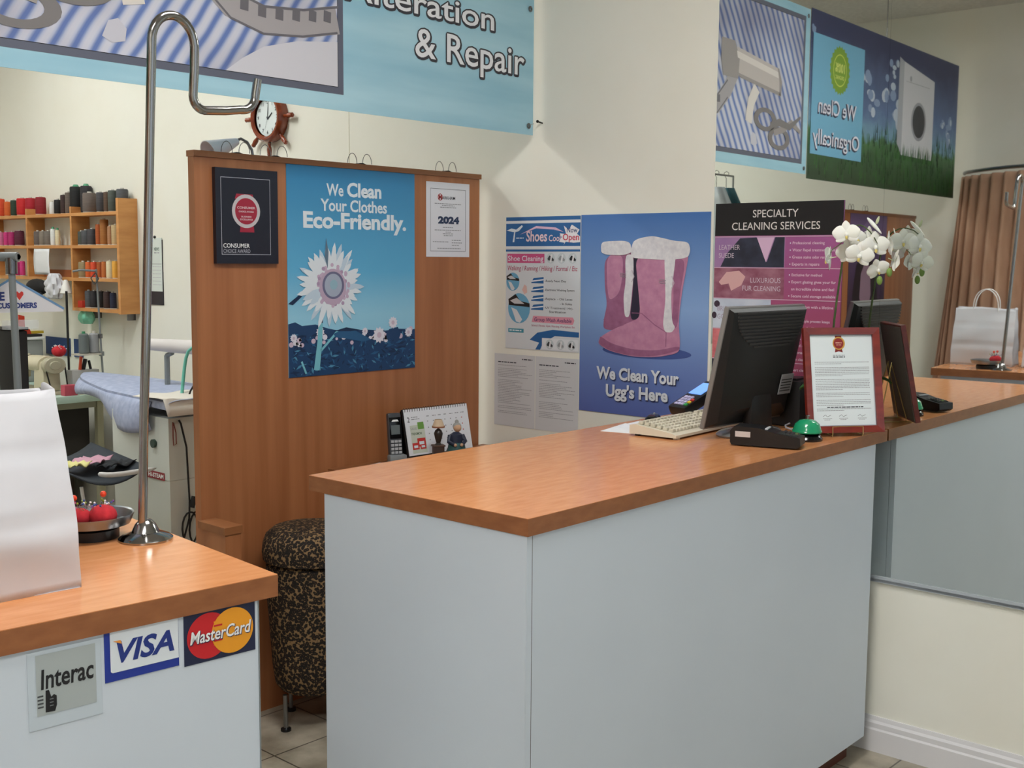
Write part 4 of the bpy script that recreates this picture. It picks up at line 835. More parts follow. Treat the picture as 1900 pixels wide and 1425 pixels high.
def orchid(pos, facing, size, roll=0):
    f = Vector(facing).normalized(); q = f.to_track_quat('Z', 'Y').to_matrix().to_4x4()
    M = Matrix.Translation(pos) @ q @ Matrix.Rotation(roll, 4, 'Z')
    b = B()
    for a in (PI / 2, PI / 2 + 2.2, PI / 2 - 2.2): petal(b, a, size * .95, size * .36, .08, M, mp_)
    M2 = M @ Matrix.Translation((0, 0, .002))
    for a in (.12, PI - .12): petal(b, a, size * 1.02, size * .58, .14, M2, mp_)
    fl = b.build('blossom', r, solid=.0009, sub=1)
    b = B(); b.ball((0, -size * .1, size * .16), size * .15, mp_, 10, M, (1, 1.2, .9)); b.ball((0, -size * .3, size * .2), size * .12, M_lip, 10, M, (.8, 1.5, .7)); b.tube([M @ Vector((0, 0, 0)), M @ Vector((0, .004, -.02))], .0014, M_bud, 6); b.build('lip', fl)
    return f
for p, f, sz, ro in (((-.22, 1.626, 1.692), (-.9, -.35, .05), .041, .1), ((-.165, 1.64, 1.640), (-.8, -.6, -.1), .044, .3), ((-.2, 1.592, 1.628), (-.75, -.65, -.15), .045, -.2), ((-.165, 1.560, 1.655), (-.6, -.75, -.1), .046, .1),
                     ((-.135, 1.562, 1.585), (-.6, -.75, -.35), .037, .4), ((-.14, 1.635, 1.680), (-.3, -.9, .3), .042, 0), ((-.30, 1.638, 1.617), (-.25, .95, .0), .042, .5), ((-.10, 1.545, 1.66), (.5, -.8, .1), .045, .2), ((-.11, 1.60, 1.675), (.8, -.4, .2), .044, 0), ((-.09, 1.53, 1.61), (.6, -.7, -.2), .04, .3)):
    orchid(R3(*p), f, sz, ro)
b = B(); b.tube([R3(-.165, 1.64, 1.70), R3(-.22, 1.645, 1.66), R3(-.28, 1.642, 1.64), R3(-.30, 1.639, 1.62)], .0015, M_stem, 6); b.build('flower_stem', r)
for p0, p1, sz in (((-.15, 1.596, 1.742), (-.15, 1.545, 1.69), .009), ((-.15, 1.565, 1.72), (-.15, 1.556, 1.745), .007)):
    a, c_ = R3(*p0), R3(*p1); b = B(); b.tube([a, a.lerp(c_, .25), a.lerp(c_, .6), c_], [.002, sz * .8, sz * .7, .002], mp_ if sz > .008 else M_bud, 10); b.build('bud', r, sub=1)
for p in ((-.13, 1.556, 1.55), (-.11, 1.535, 1.575)):
    b = B(); b.ball(R3(*p), .011, mat((120, 150, 70), .6), 12, None, (.8, .8, 1.3)); b.build('bud', r)

# ================================================================== left counter things
# hook stand
r = thing('hook_stand', 'tall chrome garment hook stand with an s-shaped top on the left counter', 'garment hook', (-2.392, 1.945, CT))
b = B(); b.lathe([(.049, 0), (.050, .004), (.044, .009), (.026, .016), (.019, .03), (.012, .038), (.0088, .04), (.001, .04)], M_chrome, (0, 0, 0), 40); b.build('round_base', r)
pts = [(-.006, .03), (.004, .25), (.013, .41), (.03, .75), (.037, .885)]
def arc(cx, cz, rx, rz, a0, a1, n=9): return [(cx + rx * math.cos(a0 + (a1 - a0) * i / n), cz + rz * math.sin(a0 + (a1 - a0) * i / n)) for i in range(n + 1)]
pts += arc(.0815, .912, .0435, .050, PI, 0, 14) + [(.1235, .87)] + arc(.144, .826, .024, .024, PI, PI * 1.5, 6) + [(.19, .806), (.222, .811)] + arc(.226, .842, .031, .031, PI * 1.5, PI * 2, 7) + [(.2625, .872)]
b = B(); b.tube([(x - .0305 * z / .88, -.0525 * z / .88, z) for x, z in pts], .0083, M_chrome, 14); b.build('hook_rod', r, smooth=60)
# dish and pin cushion
r = thing('metal_dish', 'round metal pin dish on a black foot beside the hook stand', 'dish', (-2.452, 2.036, CT))
b = B(); b.lathe([(.05, 0), (.05, .018), (.03, .022), (.001, .022)], M_black, (0, 0, 0), 32); b.build('foot', r)
b = B(); b.lathe([(.001, .0225), (.05, .0225), (.068, .028), (.074, .044), (.0775, .046), (.0775, .044), (.071, .027), (.05, .026), (.001, .026)], M_steel, (0, 0, 0), 40, None, False); b.build('bowl', r)
b = B()
for i in range(24):
    a, q = rd.uniform(0, 2 * PI), rd.uniform(.015, .055); x, y = q * math.cos(a), q * math.sin(a); d_ = rd.uniform(0, PI); b.tube([(x - .012 * math.cos(d_), y - .012 * math.sin(d_), .0275), (x + .012 * math.cos(d_), y + .012 * math.sin(d_), .029)], .0007, M_chrome, 4)
o = b.build('loose_pins', r); o['kind'] = 'stuff'
r = thing('pin_cushion', 'red two-lobed pin cushion full of pins in the metal dish', 'pin cushion', (-2.470, 2.0, CT + .0285), -.6)
M_rd = noisy('cushion_felt', (176, 30, 42), (206, 48, 58), (60, 60, 60), .9)
b = B(); b.ball((-.022, 0, .0185), .023, M_rd, 16, None, (1, .9, .78)); b.ball((.02, 0, .021), .026, M_rd, 16, None, (1, .95, .8)); b.build('cushion', r)
pc = [mat(c, .35) for c in ((230, 60, 40), (240, 236, 240), (120, 60, 150), (60, 90, 160), (150, 170, 60), (220, 90, 140))]
for i in range(26):
    x, y = rd.uniform(-.03, .03), rd.uniform(-.018, .018); p0 = Vector((x, y, .034)); p1 = p0 + Vector((rd.uniform(-.014, .014), rd.uniform(-.012, .012), rd.uniform(.006, .016)))
    b = B(); b.tube([p0, p1], .0005, M_chrome, 4); b.ball(p1, .0022, pc[rd.randrange(1, 6)], 8); b.build('pin', r)
for x, z in ((-.03, .056), (.022, .062)):
    b = B(); b.tube([(x * .7, 0, .03), (x, -.002, z)], .0006, M_chrome, 4); b.ball((x, -.002, z), .006, mat((232, 70, 36), .35), 10); b.build('pin', r)

# paper bags
def paper_bag(label, loc, rz, w, d, h, seed):
    r = thing('paper_bag', label, 'paper bag', loc, rz, 'white paper bags on the left counter'); q = random.Random(seed)
    nz = 14; b = B()
    def fn(u, v):
        k = u * 4; i = int(k) % 4; f = k - int(k); g = h * v
        sq = 1 - .72 * max(0, (v - .25) / .75) ** 1.3     # gusset folds in towards the top
        hw = w / 2 * (1 - .035 * v); hd = d / 2 * sq
        dent = .35 * hd * math.sin(PI * f) * v * (1 if i in (1, 3) else 0)
        C4 = [(-hw, -hd), (hw, -hd), (hw, hd), (-hw, hd)]; a = C4[i]; c_ = C4[(i + 1) % 4]
        x, y = a[0] + (c_[0] - a[0]) * f, a[1] + (c_[1] - a[1]) * f
        if i == 1: x -= dent
        if i == 3: x += dent
        bul = .012 * math.sin(PI * f) * math.sin(PI * min(1, v * 1.1))
        if i == 0: y -= bul
        if i == 2: y += bul
        crease = .007 * max(0, 1 - abs(v - .36) / .04) + .005 * max(0, 1 - abs(v - .70) / .035) + .004 * math.sin(6 * v + 9 * u + seed) * math.sin(5 * v)
        n_ = .0025 * math.sin(9 * u * PI + seed + 7 * v) * math.sin(11 * v + seed)
        return Vector((x + n_, y + n_ + (crease if i == 0 else -crease if i == 2 else 0), g + .006 * math.sin(u * 6 * PI + seed) * v))
    b.grid(fn, 48, 24, M_bag, True); b.poly([(-w / 2, -d / 2, .0005), (w / 2, -d / 2, .0005), (w / 2, d / 2, .0005), (-w / 2, d / 2, .0005)], M_bag)
    b.build('bag_body', r, solid=.0008, smooth=50)
    for sy in (-1, 1):
        yy = sy * d * .12; b = B(); hw = w * .2
        b.tube([(-hw, yy, h - .05), (-hw, yy * 1.3, h + .01)] + [(hw * math.cos(PI - PI * i / 10), yy * (1.3 + .6 * math.sin(PI * i / 10)), h + .01 + .09 * math.sin(PI * i / 10)) for i in range(1, 10)] + [(hw, yy * 1.3, h + .01), (hw, yy, h - .05)], .0028, M_white, 8); b.build('handle', r)
paper_bag('big white paper bag at the front of the left counter, its face to the camera', (-2.788, 1.835, CT), TL, .33, .18, .320, 1)
paper_bag('white paper bag standing broadside behind the front paper bag', (-2.70, 2.125, CT), PI / 2 + TL, .31, .15, .30, 5)

# ================================================================== thread rack on the wall
SD = .12
r = thing('thread_shelf', 'pine thread rack full of coloured cones on the workroom wall', 'shelf', wp(5.985, 0, 0), WR)
def rx(s_): return 5.985 - s_
b = B(); b.bx(-.016, 0.008, -SD, -.001, 1.288, 1.935, M_pine); b.build('end_panel', r, smooth=0)
for z, x0 in ((1.8445, 7.75), (1.658, 7.75), (1.468, 7.75), (1.293, 6.52)):
    b = B(); b.bx(rx(x0), -.0165, -SD + .004, -.001, z, z + .018, M_pine); b.build('shelf_board', r, smooth=0)
for s_, z0, z1 in ((6.51, 1.293, 1.90), (7.05, 1.45, 1.90), (7.6, 1.45, 1.90)):
    for za, zb_ in ((1.8627, z1), (1.6763, 1.8443), (1.4863, 1.6578)) + (((1.3113, 1.4678),) if s_ < 6.6 else ()):
        b = B(); b.bx(rx(s_) - .009, rx(s_) + .009, -SD + .004, -.001, za, zb_, M_pine); b.build('divider', r, smooth=0)
b = B(); b.bx(rx(7.03), rx(6.53), -.02, -.001, 1.4865, 1.53, mat((160, 96, 56), .6)); b.build('back_rail', r, smooth=0)
for x in (-.05, -.42):
    b = B(); b.prism([(x, 1.2925), (x + .012, 1.2925), (x + .012, 1.25), (x, 1.25)], -.05, -.001, M_chromed); b.build('bracket', r, smooth=0)
cols = {'orange red': (214, 78, 44), 'orange': (214, 104, 48), 'dark green': (44, 64, 50), 'bright red': (196, 36, 40), 'crimson': (170, 28, 46), 'dark red': (136, 26, 38), 'white': (226, 228, 226), 'black': (26, 26, 28), 'dark brown': (64, 46, 44), 'grey brown': (104, 92, 84), 'charcoal': (46, 44, 48), 'taupe': (110, 98, 92), 'dark grey': (72, 70, 74), 'brown': (96, 76, 62), 'grey green': (78, 84, 78), 'slate grey': (84, 86, 90), 'pink': (214, 120, 160), 'hot pink': (206, 60, 130), 'magenta': (180, 46, 110), 'plum': (92, 36, 58), 'greige': (134, 124, 112), 'stone': (120, 112, 104), 'cream': (224, 214, 180), 'rust': (176, 92, 44), 'ochre': (164, 108, 54), 'tan': (180, 132, 96), 'beige': (196, 172, 130), 'khaki': (150, 134, 100), 'copper': (190, 110, 56), 'amber': (230, 172, 72), 'navy': (44, 52, 76)}
T = {1: [(7.501, .06, .0231, .111, 'orange red', 0), (7.405, .06, .0169, .092, 'orange', 0), (7.318, .06, .0169, .098, 'dark green', 0), (7.183, .07, .0292, .105, 'bright red', 0), (7.10, .06, .0246, .105, 'crimson', 0), (6.949, .07, .0262, .105, 'dark red', 0), (6.828, .06, .0138, .074, 'white', 0), (6.759, .06, .0185, .086, 'black', 0), (6.69, .06, .0154, .111, 'dark brown', 0), (6.645, .05, .0185, .123, 'grey brown', 0), (6.578, .04, .0292, .154, 'black', 1), (6.463, .038, .0277, .154, 'charcoal', 1), (6.352, .08, .0323, .111, 'taupe', 0), (6.248, .07, .02, .111, 'dark grey', 0), (6.183, .07, .0138, .111, 'brown', 0), (6.114, .07, .0231, .117, 'grey green', 0), (6.048, .05, .0277, .123, 'slate grey', 0)],
     2: [(7.494, .07, .0185, .086, 'pink', 0), (7.416, .07, .0138, .086, 'hot pink', 0), (7.343, .07, .0169, .086, 'magenta', 0), (7.259, .06, .0246, .092, 'plum', 0), (7.00, .07, .02, .086, 'taupe', 0), (6.935, .07, .02, .086, 'greige', 0), (6.87, .07, .02, .086, 'stone', 0), (6.809, .07, .0138, .098, 'white', 1), (6.754, .07, .0123, .092, 'cream', 1), (6.475, .07, .0169, .08, 'grey green', 0), (6.425, .07, .0215, .086, 'slate grey', 0), (6.357, .07, .0215, .092, 'dark grey', 0), (6.282, .07, .0138, .117, 'rust', 0), (6.235, .06, .02, .142, 'ochre', 0), (6.156, .07, .0123, .105, 'tan', 0), (6.098, .07, .0185, .111, 'beige', 0)],
     3: [(7.283, .07, .0154, .086, 'magenta', 0), (7.235, .06, .0138, .092, 'hot pink', 0), (6.465, .07, .0231, .092, 'khaki', 0), (6.405, .07, .0154, .092, 'orange', 0), (6.342, .07, .0169, .092, 'orange red', 0), (6.281, .07, .0138, .092, 'rust', 0), (6.228, .07, .0138, .095, 'copper', 0), (6.169, .07, .0169, .098, 'cream', 0), (6.108, .07, .0154, .098, 'amber', 0)],
     4: [(6.412, .07, .0185, .098, 'slate grey', 0), (6.353, .07, .02, .098, 'charcoal', 0), (6.295, .06, .0185, .098, 'black', 0), (6.206, .07, .0185, .098, 'dark brown', 0), (6.159, .06, .0154, .092, 'navy', 0)]}
zs = {1: 1.8627, 2: 1.6762, 3: 1.4862, 4: 1.3112}; rn = {1: 'top', 2: 'second', 3: 'third', 4: 'bottom'}
M_cap = mat((70, 150, 110), .5)
M_core = mat((200, 196, 186), .6)
ordn = 'first second third fourth fifth sixth seventh eighth ninth tenth'.split()
for row, lst in T.items():
    for i, (s_, off, rad, h, cn, cap) in enumerate(lst):
        rad *= 1.22; h *= 1.06
        bay = 'left' if s_ > 7.05 else 'middle' if s_ > 6.51 else 'right'
        k = [q for q in lst if ('left' if q[0] > 7.05 else 'middle' if q[0] > 6.51 else 'right') == bay].index(lst[i])
        b = B(); m = noisy('thread_' + cn.replace(' ', '_'), tuple(max(0, x - 12) for x in cols[cn]), cols[cn], (20, 20, 260), .75) if cn not in MC else MC[cn]
        MC[cn] = m
        b.lathe([(rad * .98, 0), (rad * .98, .003), (rad * .9, .004)], M_core, (0, 0, 0), 16); b.lathe([(rad * .92, .0045), (rad, .010), (rad * .97, h - .012), (rad * .86, h - .005)], m, (0, 0, 0), 16)
        b.lathe([(rad * .34, h - .006), (rad * .3, h + .002), (rad * .2, h + .002)], M_cap if cap else M_core, (0, 0, 0), 12)
        if cap: b.lathe([(rad * .55, h - .005), (rad * .35, h + .008), (rad * .2, h + .008)], M_cap, (0, 0, 0), 12)
        tag(b.build('thread_spool', loc=wp(s_, zs[row] + .0003, off)), '%s thread spool, %s from the left in the %s bay of the %s shelf' % (cn, ordn[k], bay, rn[row]), 'thread spool', 'thread spools on the pine rack')
# small things on the rack
b = B(); b.grid(lambda u, v: Vector((.19 * u, -.003 - .006 * math.sin(3 * v), -.155 * v)), 6, 8, M_paper)
tag(b.build('paper_note', loc=wp(6.945, 1.655, SD + .002), rotz=WR, solid=.0006), 'white paper note hanging from the second shelf of the thread rack', 'paper note')
b = B(); b.ball((0, 0, .05), .06, mat((22, 20, 22), .8), 16, None, (1.9, .75, .85)); b.ball((.03, -.02, .012), .03, mat((22, 20, 22), .8), 12, None, (2.2, .8, .5)); tag(b.build('hat', loc=wp(6.83, 1.375, SD + .052), rotz=WR), 'black hat hanging at the thread rack below the paper note', 'hat')
b = B(); q = random.Random(4)
def crump(u, v):
    a, z = 2 * PI * u, v; rr_ = .052 + .012 * math.sin(5 * a) * math.sin(4 * v * PI) + .006 * math.sin(11 * a + 3 * v)
    rr_ *= (.55 + .6 * math.sin(PI * min(1, .15 + v * .8)))
    return Vector((rr_ * 1.3 * math.cos(a), .6 * rr_ * math.sin(a), .15 * v))
b.grid(crump, 30, 12, mat((206, 206, 212), .6), True); tag(b.build('plastic_bag', loc=wp(6.625, 1.36, SD + .048), rotz=WR, solid=.001), 'crumpled white plastic bag hanging in the middle bay of the thread rack', 'bag')
b = B(); b.lathe([(.032, 0), (.034, .003), (.012, .075), (.008, .08), (.001, .08)], mat((228, 226, 220), .5), (0, 0, 0), 18); tag(b.build('thread_cone', loc=wp(6.46, 1.395, SD + .065), rotz=WR), 'white cone on the black pole left of the bottom rack shelf', 'cone')
b = B(); b.box((0, 0, .02), (.05, .05, .04), mat((206, 64, 48), .5), bev=.004); tag(b.build('plastic_box', loc=wp(6.472, 1.3115, .07), rotz=WR), 'small red box at the left of the bottom rack shelf', 'box')
b = B()
def gbag(u, v):
    a = 2 * PI * u; rr_ = (.03 + .02 * math.sin(PI * v)) * (1 + .15 * math.sin(5 * a + 2 * v)); return Vector((1.3 * rr_ * math.cos(a), .8 * rr_ * math.sin(a), -.075 * v))
b.grid(gbag, 20, 8, mat((120, 214, 180), .3, 0, .5, 0, None, 0, .7), True); tag(b.build('plastic_bag', loc=wp(6.44, 1.291, .07), rotz=WR), 'small green plastic bag hanging under the bottom rack shelf', 'bag')
# wall calendar
r = thing('wall_calendar', 'white wall calendar with a dark lower edge right of the thread rack', 'calendar', wp(5.84, 1.345, .001), WR)
s = Sheet(.004); s.base(-.055, .075, .105, .37, mat((214, 222, 216), .6)); s.rect(-.05, .08, -.015, .365, mat((226, 228, 224), .6), 1); s.rect(-.04, .22, -.025, .31, mat((150, 176, 110), .6), 2); s.txt('SALE', -.035, .10, .02, mat((170, 60, 50), .6), 2, 'l', .02)
s.rect(0, .225, .1, .228, M_grey, 1); s.txt('NEWS', .03, .30, .018, mat((90, 110, 100), .6), 2, 'l', .05, .02); s.greek(.03, .08, .285, .006, M_grey, 1, 2)
for i in range(6): s.greek(.01, .095, .21 - i * .02, .004, M_lgrey, 1, i)
s.build('calendar_page', r, smooth=0)
b = B(); b.bx(-.02, .11, -.0035, 0, 0, .36, mat((44, 40, 46), .6)); b.build('backing_board', r, smooth=0)
b = B(); b.ball((.04, -.006, .375), .008, M_black, 8); b.build('hanger_pin', r)

# ================================================================== sewing table and machine
TZ = .84
r = thing('sewing_table', 'pale green topped sewing table along the workroom wall', 'table', (-.66, 6.08, 0))
b = B(); b.bx(0, .44, 0, 1.25, TZ - .042, TZ, mat((190, 214, 200), .4), bev=.008); b.build('tabletop', r)
for x, y in ((.05, .06), (.39, .06), (.05, 1.18), (.39, 1.18)):
    b = B(); b.bx(x - .018, x + .018, y - .018, y + .018, 0, TZ - .0425, mat((168, 166, 140), .5)); b.build('leg', r, smooth=0)
for za, zb_ in ((TZ - .08, TZ - .0425), (.16, .19)):
    b = B(); b.bx(.069, .371, .048, .072, za, zb_, mat((150, 148, 128), .5)); b.build('cross_bar', r, smooth=0)
b = B(); b.bx(.08, .36, .12, .5, .42, TZ - .0425, mat((40, 36, 32), .7)); b.build('motor_box', r, smooth=0)
M_sew = mat((204, 196, 170), .35)
r = thing('sewing_machine', 'cream industrial sewing machine with its handwheel to the camera', 'sewing machine', (-.505, 6.22, TZ))
r.scale = (1, 1, .74)
b = B(); b.box((0, .19, .012), (.17, .48, .024), M_sew, bev=.006); b.build('bed', r)
b = B(); b.box((0, .05, .14), (.11, .13, .23), M_sew, bev=.025, taper=.92); b.build('column', r)
b = B(); MX = Matrix.Translation((0, .06, .225)) @ Matrix.Rotation(-PI / 2, 4, 'X'); b.lathe([(.062, -.03), (.066, 0), (.062, .1), (.055, .25), (.05, .32)], M_sew, (0, 0, 0), 24, MX); b.build('arm', r)
b = B(); b.box((0, .375, .19), (.095, .08, .19), M_sew, bev=.02, taper=1.06); b.tube([(0, .375, .1), (0, .375, .03)], .006, M_chrome, 8); b.tube([(.02, .37, .1), (.02, .37, .05)], .005, M_chrome, 8); b.build('needle_head', r)
b = B(); MX = Matrix.Translation((0, -.06, .225)) @ Matrix.Rotation(-PI / 2, 4, 'X'); b.lathe([(.001, 0), (.03, 0), (.034, .006), (.058, .006), (.064, .012), (.065, .045), (.055, .052), (.04, .055), (.04, .085)], mat((176, 170, 146), .35), (0, 0, 0), 30, MX, False); b.build('handwheel', r)
b = B(); b.tube([(.06, -.045, .21), (.075, -.045, .02)], .004, M_black, 6); b.tube([(-.05, -.045, .2), (-.02, -.045, .02)], .004, M_black, 6); b.build('drive_belt', r)
b = B(); MX = Matrix.Translation((0, .22, .225)) @ Matrix.Rotation(-PI / 2, 4, 'X'); b.lathe([(.0585, 0), (.0615, .004), (.0615, .012), (.0575, .016)], M_blackm, (0, 0, 0), 24, MX, False); b.build('belt_cover', r)
b = B(); b.ball((0, 0, .028), .04, M_rd, 16, None, (1, 1, .8))
q = random.Random(9)
for i in range(14):
    a, e_ = q.uniform(0, 2 * PI), q.uniform(.3, 1.2); p1 = Vector((.043 * math.cos(a) * math.cos(e_), .043 * math.sin(a) * math.cos(e_), .028 + .036 * math.sin(e_))); b.ball(p1, .0035, M_white, 6)
tag(b.build('pin_cushion', loc=(-.455, 6.22, TZ + .214)), 'round red pin cushion with white pins on the sewing machine', 'pin cushion')
# thread stand at the table
r = thing('thread_stand', 'grey metal thread stand with an arm on the sewing table', 'thread stand', (-.245, 6.12, TZ))
b = B(); b.lathe([(.03, 0), (.03, .006), (.009, .01)], M_greyp, (0, 0, 0), 16); b.build('foot', r)
b = B(); b.tube([(0, 0, .008), (-.012, 0, .3), (-.025, 0, .70)], .006, M_greyp, 8); b.tube([(-.012, 0, .31), (-.012, 0, .335)], .012, M_chromed, 10); b.build('pole', r)
b = B(); b.tube([(-.023, 0, .69), (-.11, .02, .695), (-.15, .03, .687)], .006, M_greyp, 8)
for k in ((0, 1), (1, 2), (2, 3), (3, 0)):
    P4 = [Vector((-.035, -.012, .68)), Vector((-.065, -.012, .65)), Vector((-.045, -.012, .615)), Vector((-.018, -.012, .645))]; b.tube([P4[k[0]], P4[k[1]]], .003, M_chromed, 6)
b.build('guide_arm', r)
b = B(); b.bx(-.155, -.019, -.02, .07, .218, .226, mat((196, 190, 176), .5)); b.bx(-.0185, .003, -.01, .012, .21, .234, M_greyp); b.build('spool_tray', r, smooth=0)
for x, cn, l in ((-.345, 'slate grey', 'grey thread cone with green top on the stand tray, left one'), (-.284, 'greige', 'pale grey thread cone on the stand tray, right one')):
    b = B(); b.lathe([(.024, 0), (.029, .006), (.027, .105), (.02, .112)], mat((104, 112, 112) if 'green' in l else (150, 152, 154), .7), (0, 0, 0), 18); b.lathe([(.01, .11), (.009, .125), (.004, .125)], M_cap if 'green' in l else M_core, (0, 0, 0), 10)
    tag(b.build('thread_spool', loc=(x, 6.145, TZ + .2265)), l, 'thread spool', 'cones on the stand tray')
r = thing('tool_caddy', 'white tool caddy with scissors under the thread stand tray', 'caddy', (-.405, 6.17, TZ))
b = B(); b.bx(0, .16, 0, .07, 0, .13, mat((196, 198, 200), .4)); b.build('box', r, smooth=0)
b = B(); b.tube([(.06, .03, .1305), (.07, .03, .205)], .009, mat((214, 84, 50), .5), 8); b.tube([(.085, .04, .1305), (.10, .04, .19)], .012, M_black, 8); b.tube([(.13, .04, .1305), (.12, .04, .18)], .008, M_black, 8); b.build('tool_handles', r)
b = B(); b.box((0, 0, .03), (.075, .05, .06), mat((196, 82, 100), .4), bev=.004); tag(b.build('plastic_box', loc=(-.455, 6.115, TZ)), 'small pink plastic box on the sewing table behind the drive belt', 'box')
b = B(); b.lathe([(.026, 0), (.033, .085), (.031, .085), (.024, .004), (.001, .004)], mat((214, 206, 180), .5), (0, 0, 0), 18); tag(b.build('paper_cup', loc=(-.365, 6.115, TZ)), 'cream cup on the sewing table by the ironing board tip', 'cup')
b = B(); b.tube([(0, 0, 0), (0, 0, .57)], .007, M_blackm, 8); b.lathe([(.03, 0), (.03, .005), (.008, .01)], M_blackm, (0, 0, 0), 14); tag(b.build('black_pole', loc=(-.30, 6.42, TZ)), 'thin black pole rising from the sewing table to the white cone', 'pole')
for s_, w, hh, l in ((7.07, .3, .11, 'dark blue board leaning on the wall behind the sewing machine'), (6.72, .10, .11, 'small dark blue board right of the black pole')):
    b = B(); b.bx(0, w, -.006, 0, 0, hh, mat((38, 66, 116), .5)); tag(b.build('blue_board', loc=wp(s_, 1.0, .002), rotz=WR, smooth=0), l, 'board', 'blue boards behind the sewing machine')
r = thing('label_printer', 'grey and white printer behind the sewing machine', 'printer', (-.265, 7.05, TZ))
b = B(); b.box((0, 0, .13), (.13, .22, .26), mat((150, 152, 150), .5), bev=.01); b.build('body', r)
b = B(); b.box((0, 0, .268), (.14, .24, .016), M_white, bev=.004); b.box((0, 0, .285), (.13, .2, .014), M_blackm, bev=.002); b.build('lid', r)
r = thing('tape_dispenser', 'red tape dispenser with a yellow strip on the printer', 'tape dispenser', (-.25, 7.03, TZ + .2925))
b = B(); b.prism([(-.07, 0), (.01, 0), (.0, .03), (-.03, .03), (-.03, .11), (-.065, .12)], -.02, .02, mat((206, 62, 40), .5)); b.build('body', r, smooth=0)
b = B(); b.box((.05, 0, .008), (.08, .03, .016), mat((214, 184, 60), .5)); b.build('strip', r, smooth=0)
r = thing('storage_cabinet', 'dark brown drawer cabinet under the sewing table', 'cabinet', (-.50, 6.60, 0))
b = B(); b.bx(0, .3, 0, .5, 0, .6, mat((62, 50, 42), .6)); b.build('body', r, smooth=0)
for z in (.08, .33):
    b = B(); b.bx(-.006, -.0005, .02, .48, z, z + .2, mat((50, 40, 34), .6)); d_ = b.build('drawer', r, smooth=0); b = B(); b.ball((-.014, .25, z + .1), .009, M_steel, 8); b.build('knob', d_)
b = B(); b.bx(0, .22, 0, .2, 0, .2, mat((74, 26, 34), .6)); tag(b.build('storage_box', loc=(-.585, 6.19, 0.001), smooth=0), 'dark red box on the floor under the sewing table', 'box')

# ================================================================== steam ironing station
r = thing('ironing_station', 'white steam ironing table with a blue padded board', 'ironing table', (-.75, 4.6, 0))
M_enam = mat((206, 210, 204), .4)
b = B(); b.bx(0, .42, 0, .50, .60, .885, M_enam); b.bx(.002, .418, .002, .498, .02, .5985, M_enam); cab = b.build('boiler_cabinet', r, smooth=0)
s = Sheet(.001); s.base(0, 0, .15, .036, mat((140, 36, 48), .5)); s.txt('HI-STEAM', .075, .009, .019, M_white, 1, 'c', .13, .03)
for v in s.bm.verts: v.co = Matrix.Translation((-.0005, .19, .595)) @ Matrix.Rotation(-PI / 2, 4, 'Z') @ v.co
lab(s.build('name_plate', r, smooth=0), 'red name plate with white letters')
b = B(); b.lathe([(.02, 0), (.02, .012), (.001, .012)], mat((50, 70, 60), .4), (0, 0, 0), 14, Matrix.Translation((-.001, .12, .76)) @ Matrix.Rotation(-PI / 2, 4, 'Y')); b.build('control_knob', cab)
# board outline: wide end near the camera, nose away
def hwid(v): return .22 * min(1, (1 - v) / .55 + .02) ** .55 if v > .45 else .22
b = B(); M_pad = noisy('pad_cloth', (150, 160, 190), (176, 184, 208), (30, 30, 30), .85)
def pad(u, v):
    y = -.06 + 1.48 * v; wv = hwid(v); a = 2 * PI * u; cx_ = .20 + .16 * v
    x = cx_ + (wv + .01) * max(-1, min(1, 1.15 * math.cos(a))); zc = .028 * max(-1, min(1, 1.4 * math.sin(a)))
    return Vector((x, y, .945 + zc))
b.grid(pad, 28, 30, M_pad, True); b.build('padded_board', r)
b = B()
def skirt(u, v):
    y = .12 + 1.25 * u; wv = hwid((y + .06) / 1.48); cx_ = .20 + .16 * (y + .06) / 1.48
    return Vector((cx_ - wv - .014 - .018 * math.sin(PI * v) - .03 * v * math.sin(u * 9), y, .952 - v * (.13 + .05 * math.sin(u * 7)) * (1 - .5 * u)))
b.grid(skirt, 30, 6, M_pad); lab(b.build('cloth_drape', r, solid=.003), 'blue cloth hanging over the board side')
b = B()
def wcl(u, v):
    x = -.05 + .50 * u; z = .979; y = -.07 + .30 * v
    return Vector((x, y - .012, .9775 + .004 * math.sin(17 * u + 5 * v) if v > .12 else .9775 - (.12 - v) * .6))
b.grid(wcl, 20, 16, mat((220, 214, 204), .8)); lab(b.build('press_cloth', r, solid=.002), 'cream cloth over the near end')
b = B(); b.tube([(.33, .55, .886), (.33, .55, 1.12)], .014, M_greyp, 8); b.build('arm_post', r)
b = B(); b.tube([(.30, .72, 1.17), (.31, .69, 1.17), (.33, .5, 1.17), (.36, .3, 1.17), (.38, .06, 1.185), (.385, .0, 1.19)], [.012, .03, .034, .036, .045, .03], mat((214, 208, 206), .8), 14); b.tube([(.33, .55, 1.12), (.33, .5, 1.135)], .012, M_greyp, 8); lab(b.build('sleeve_board', r), 'white padded sleeve arm')
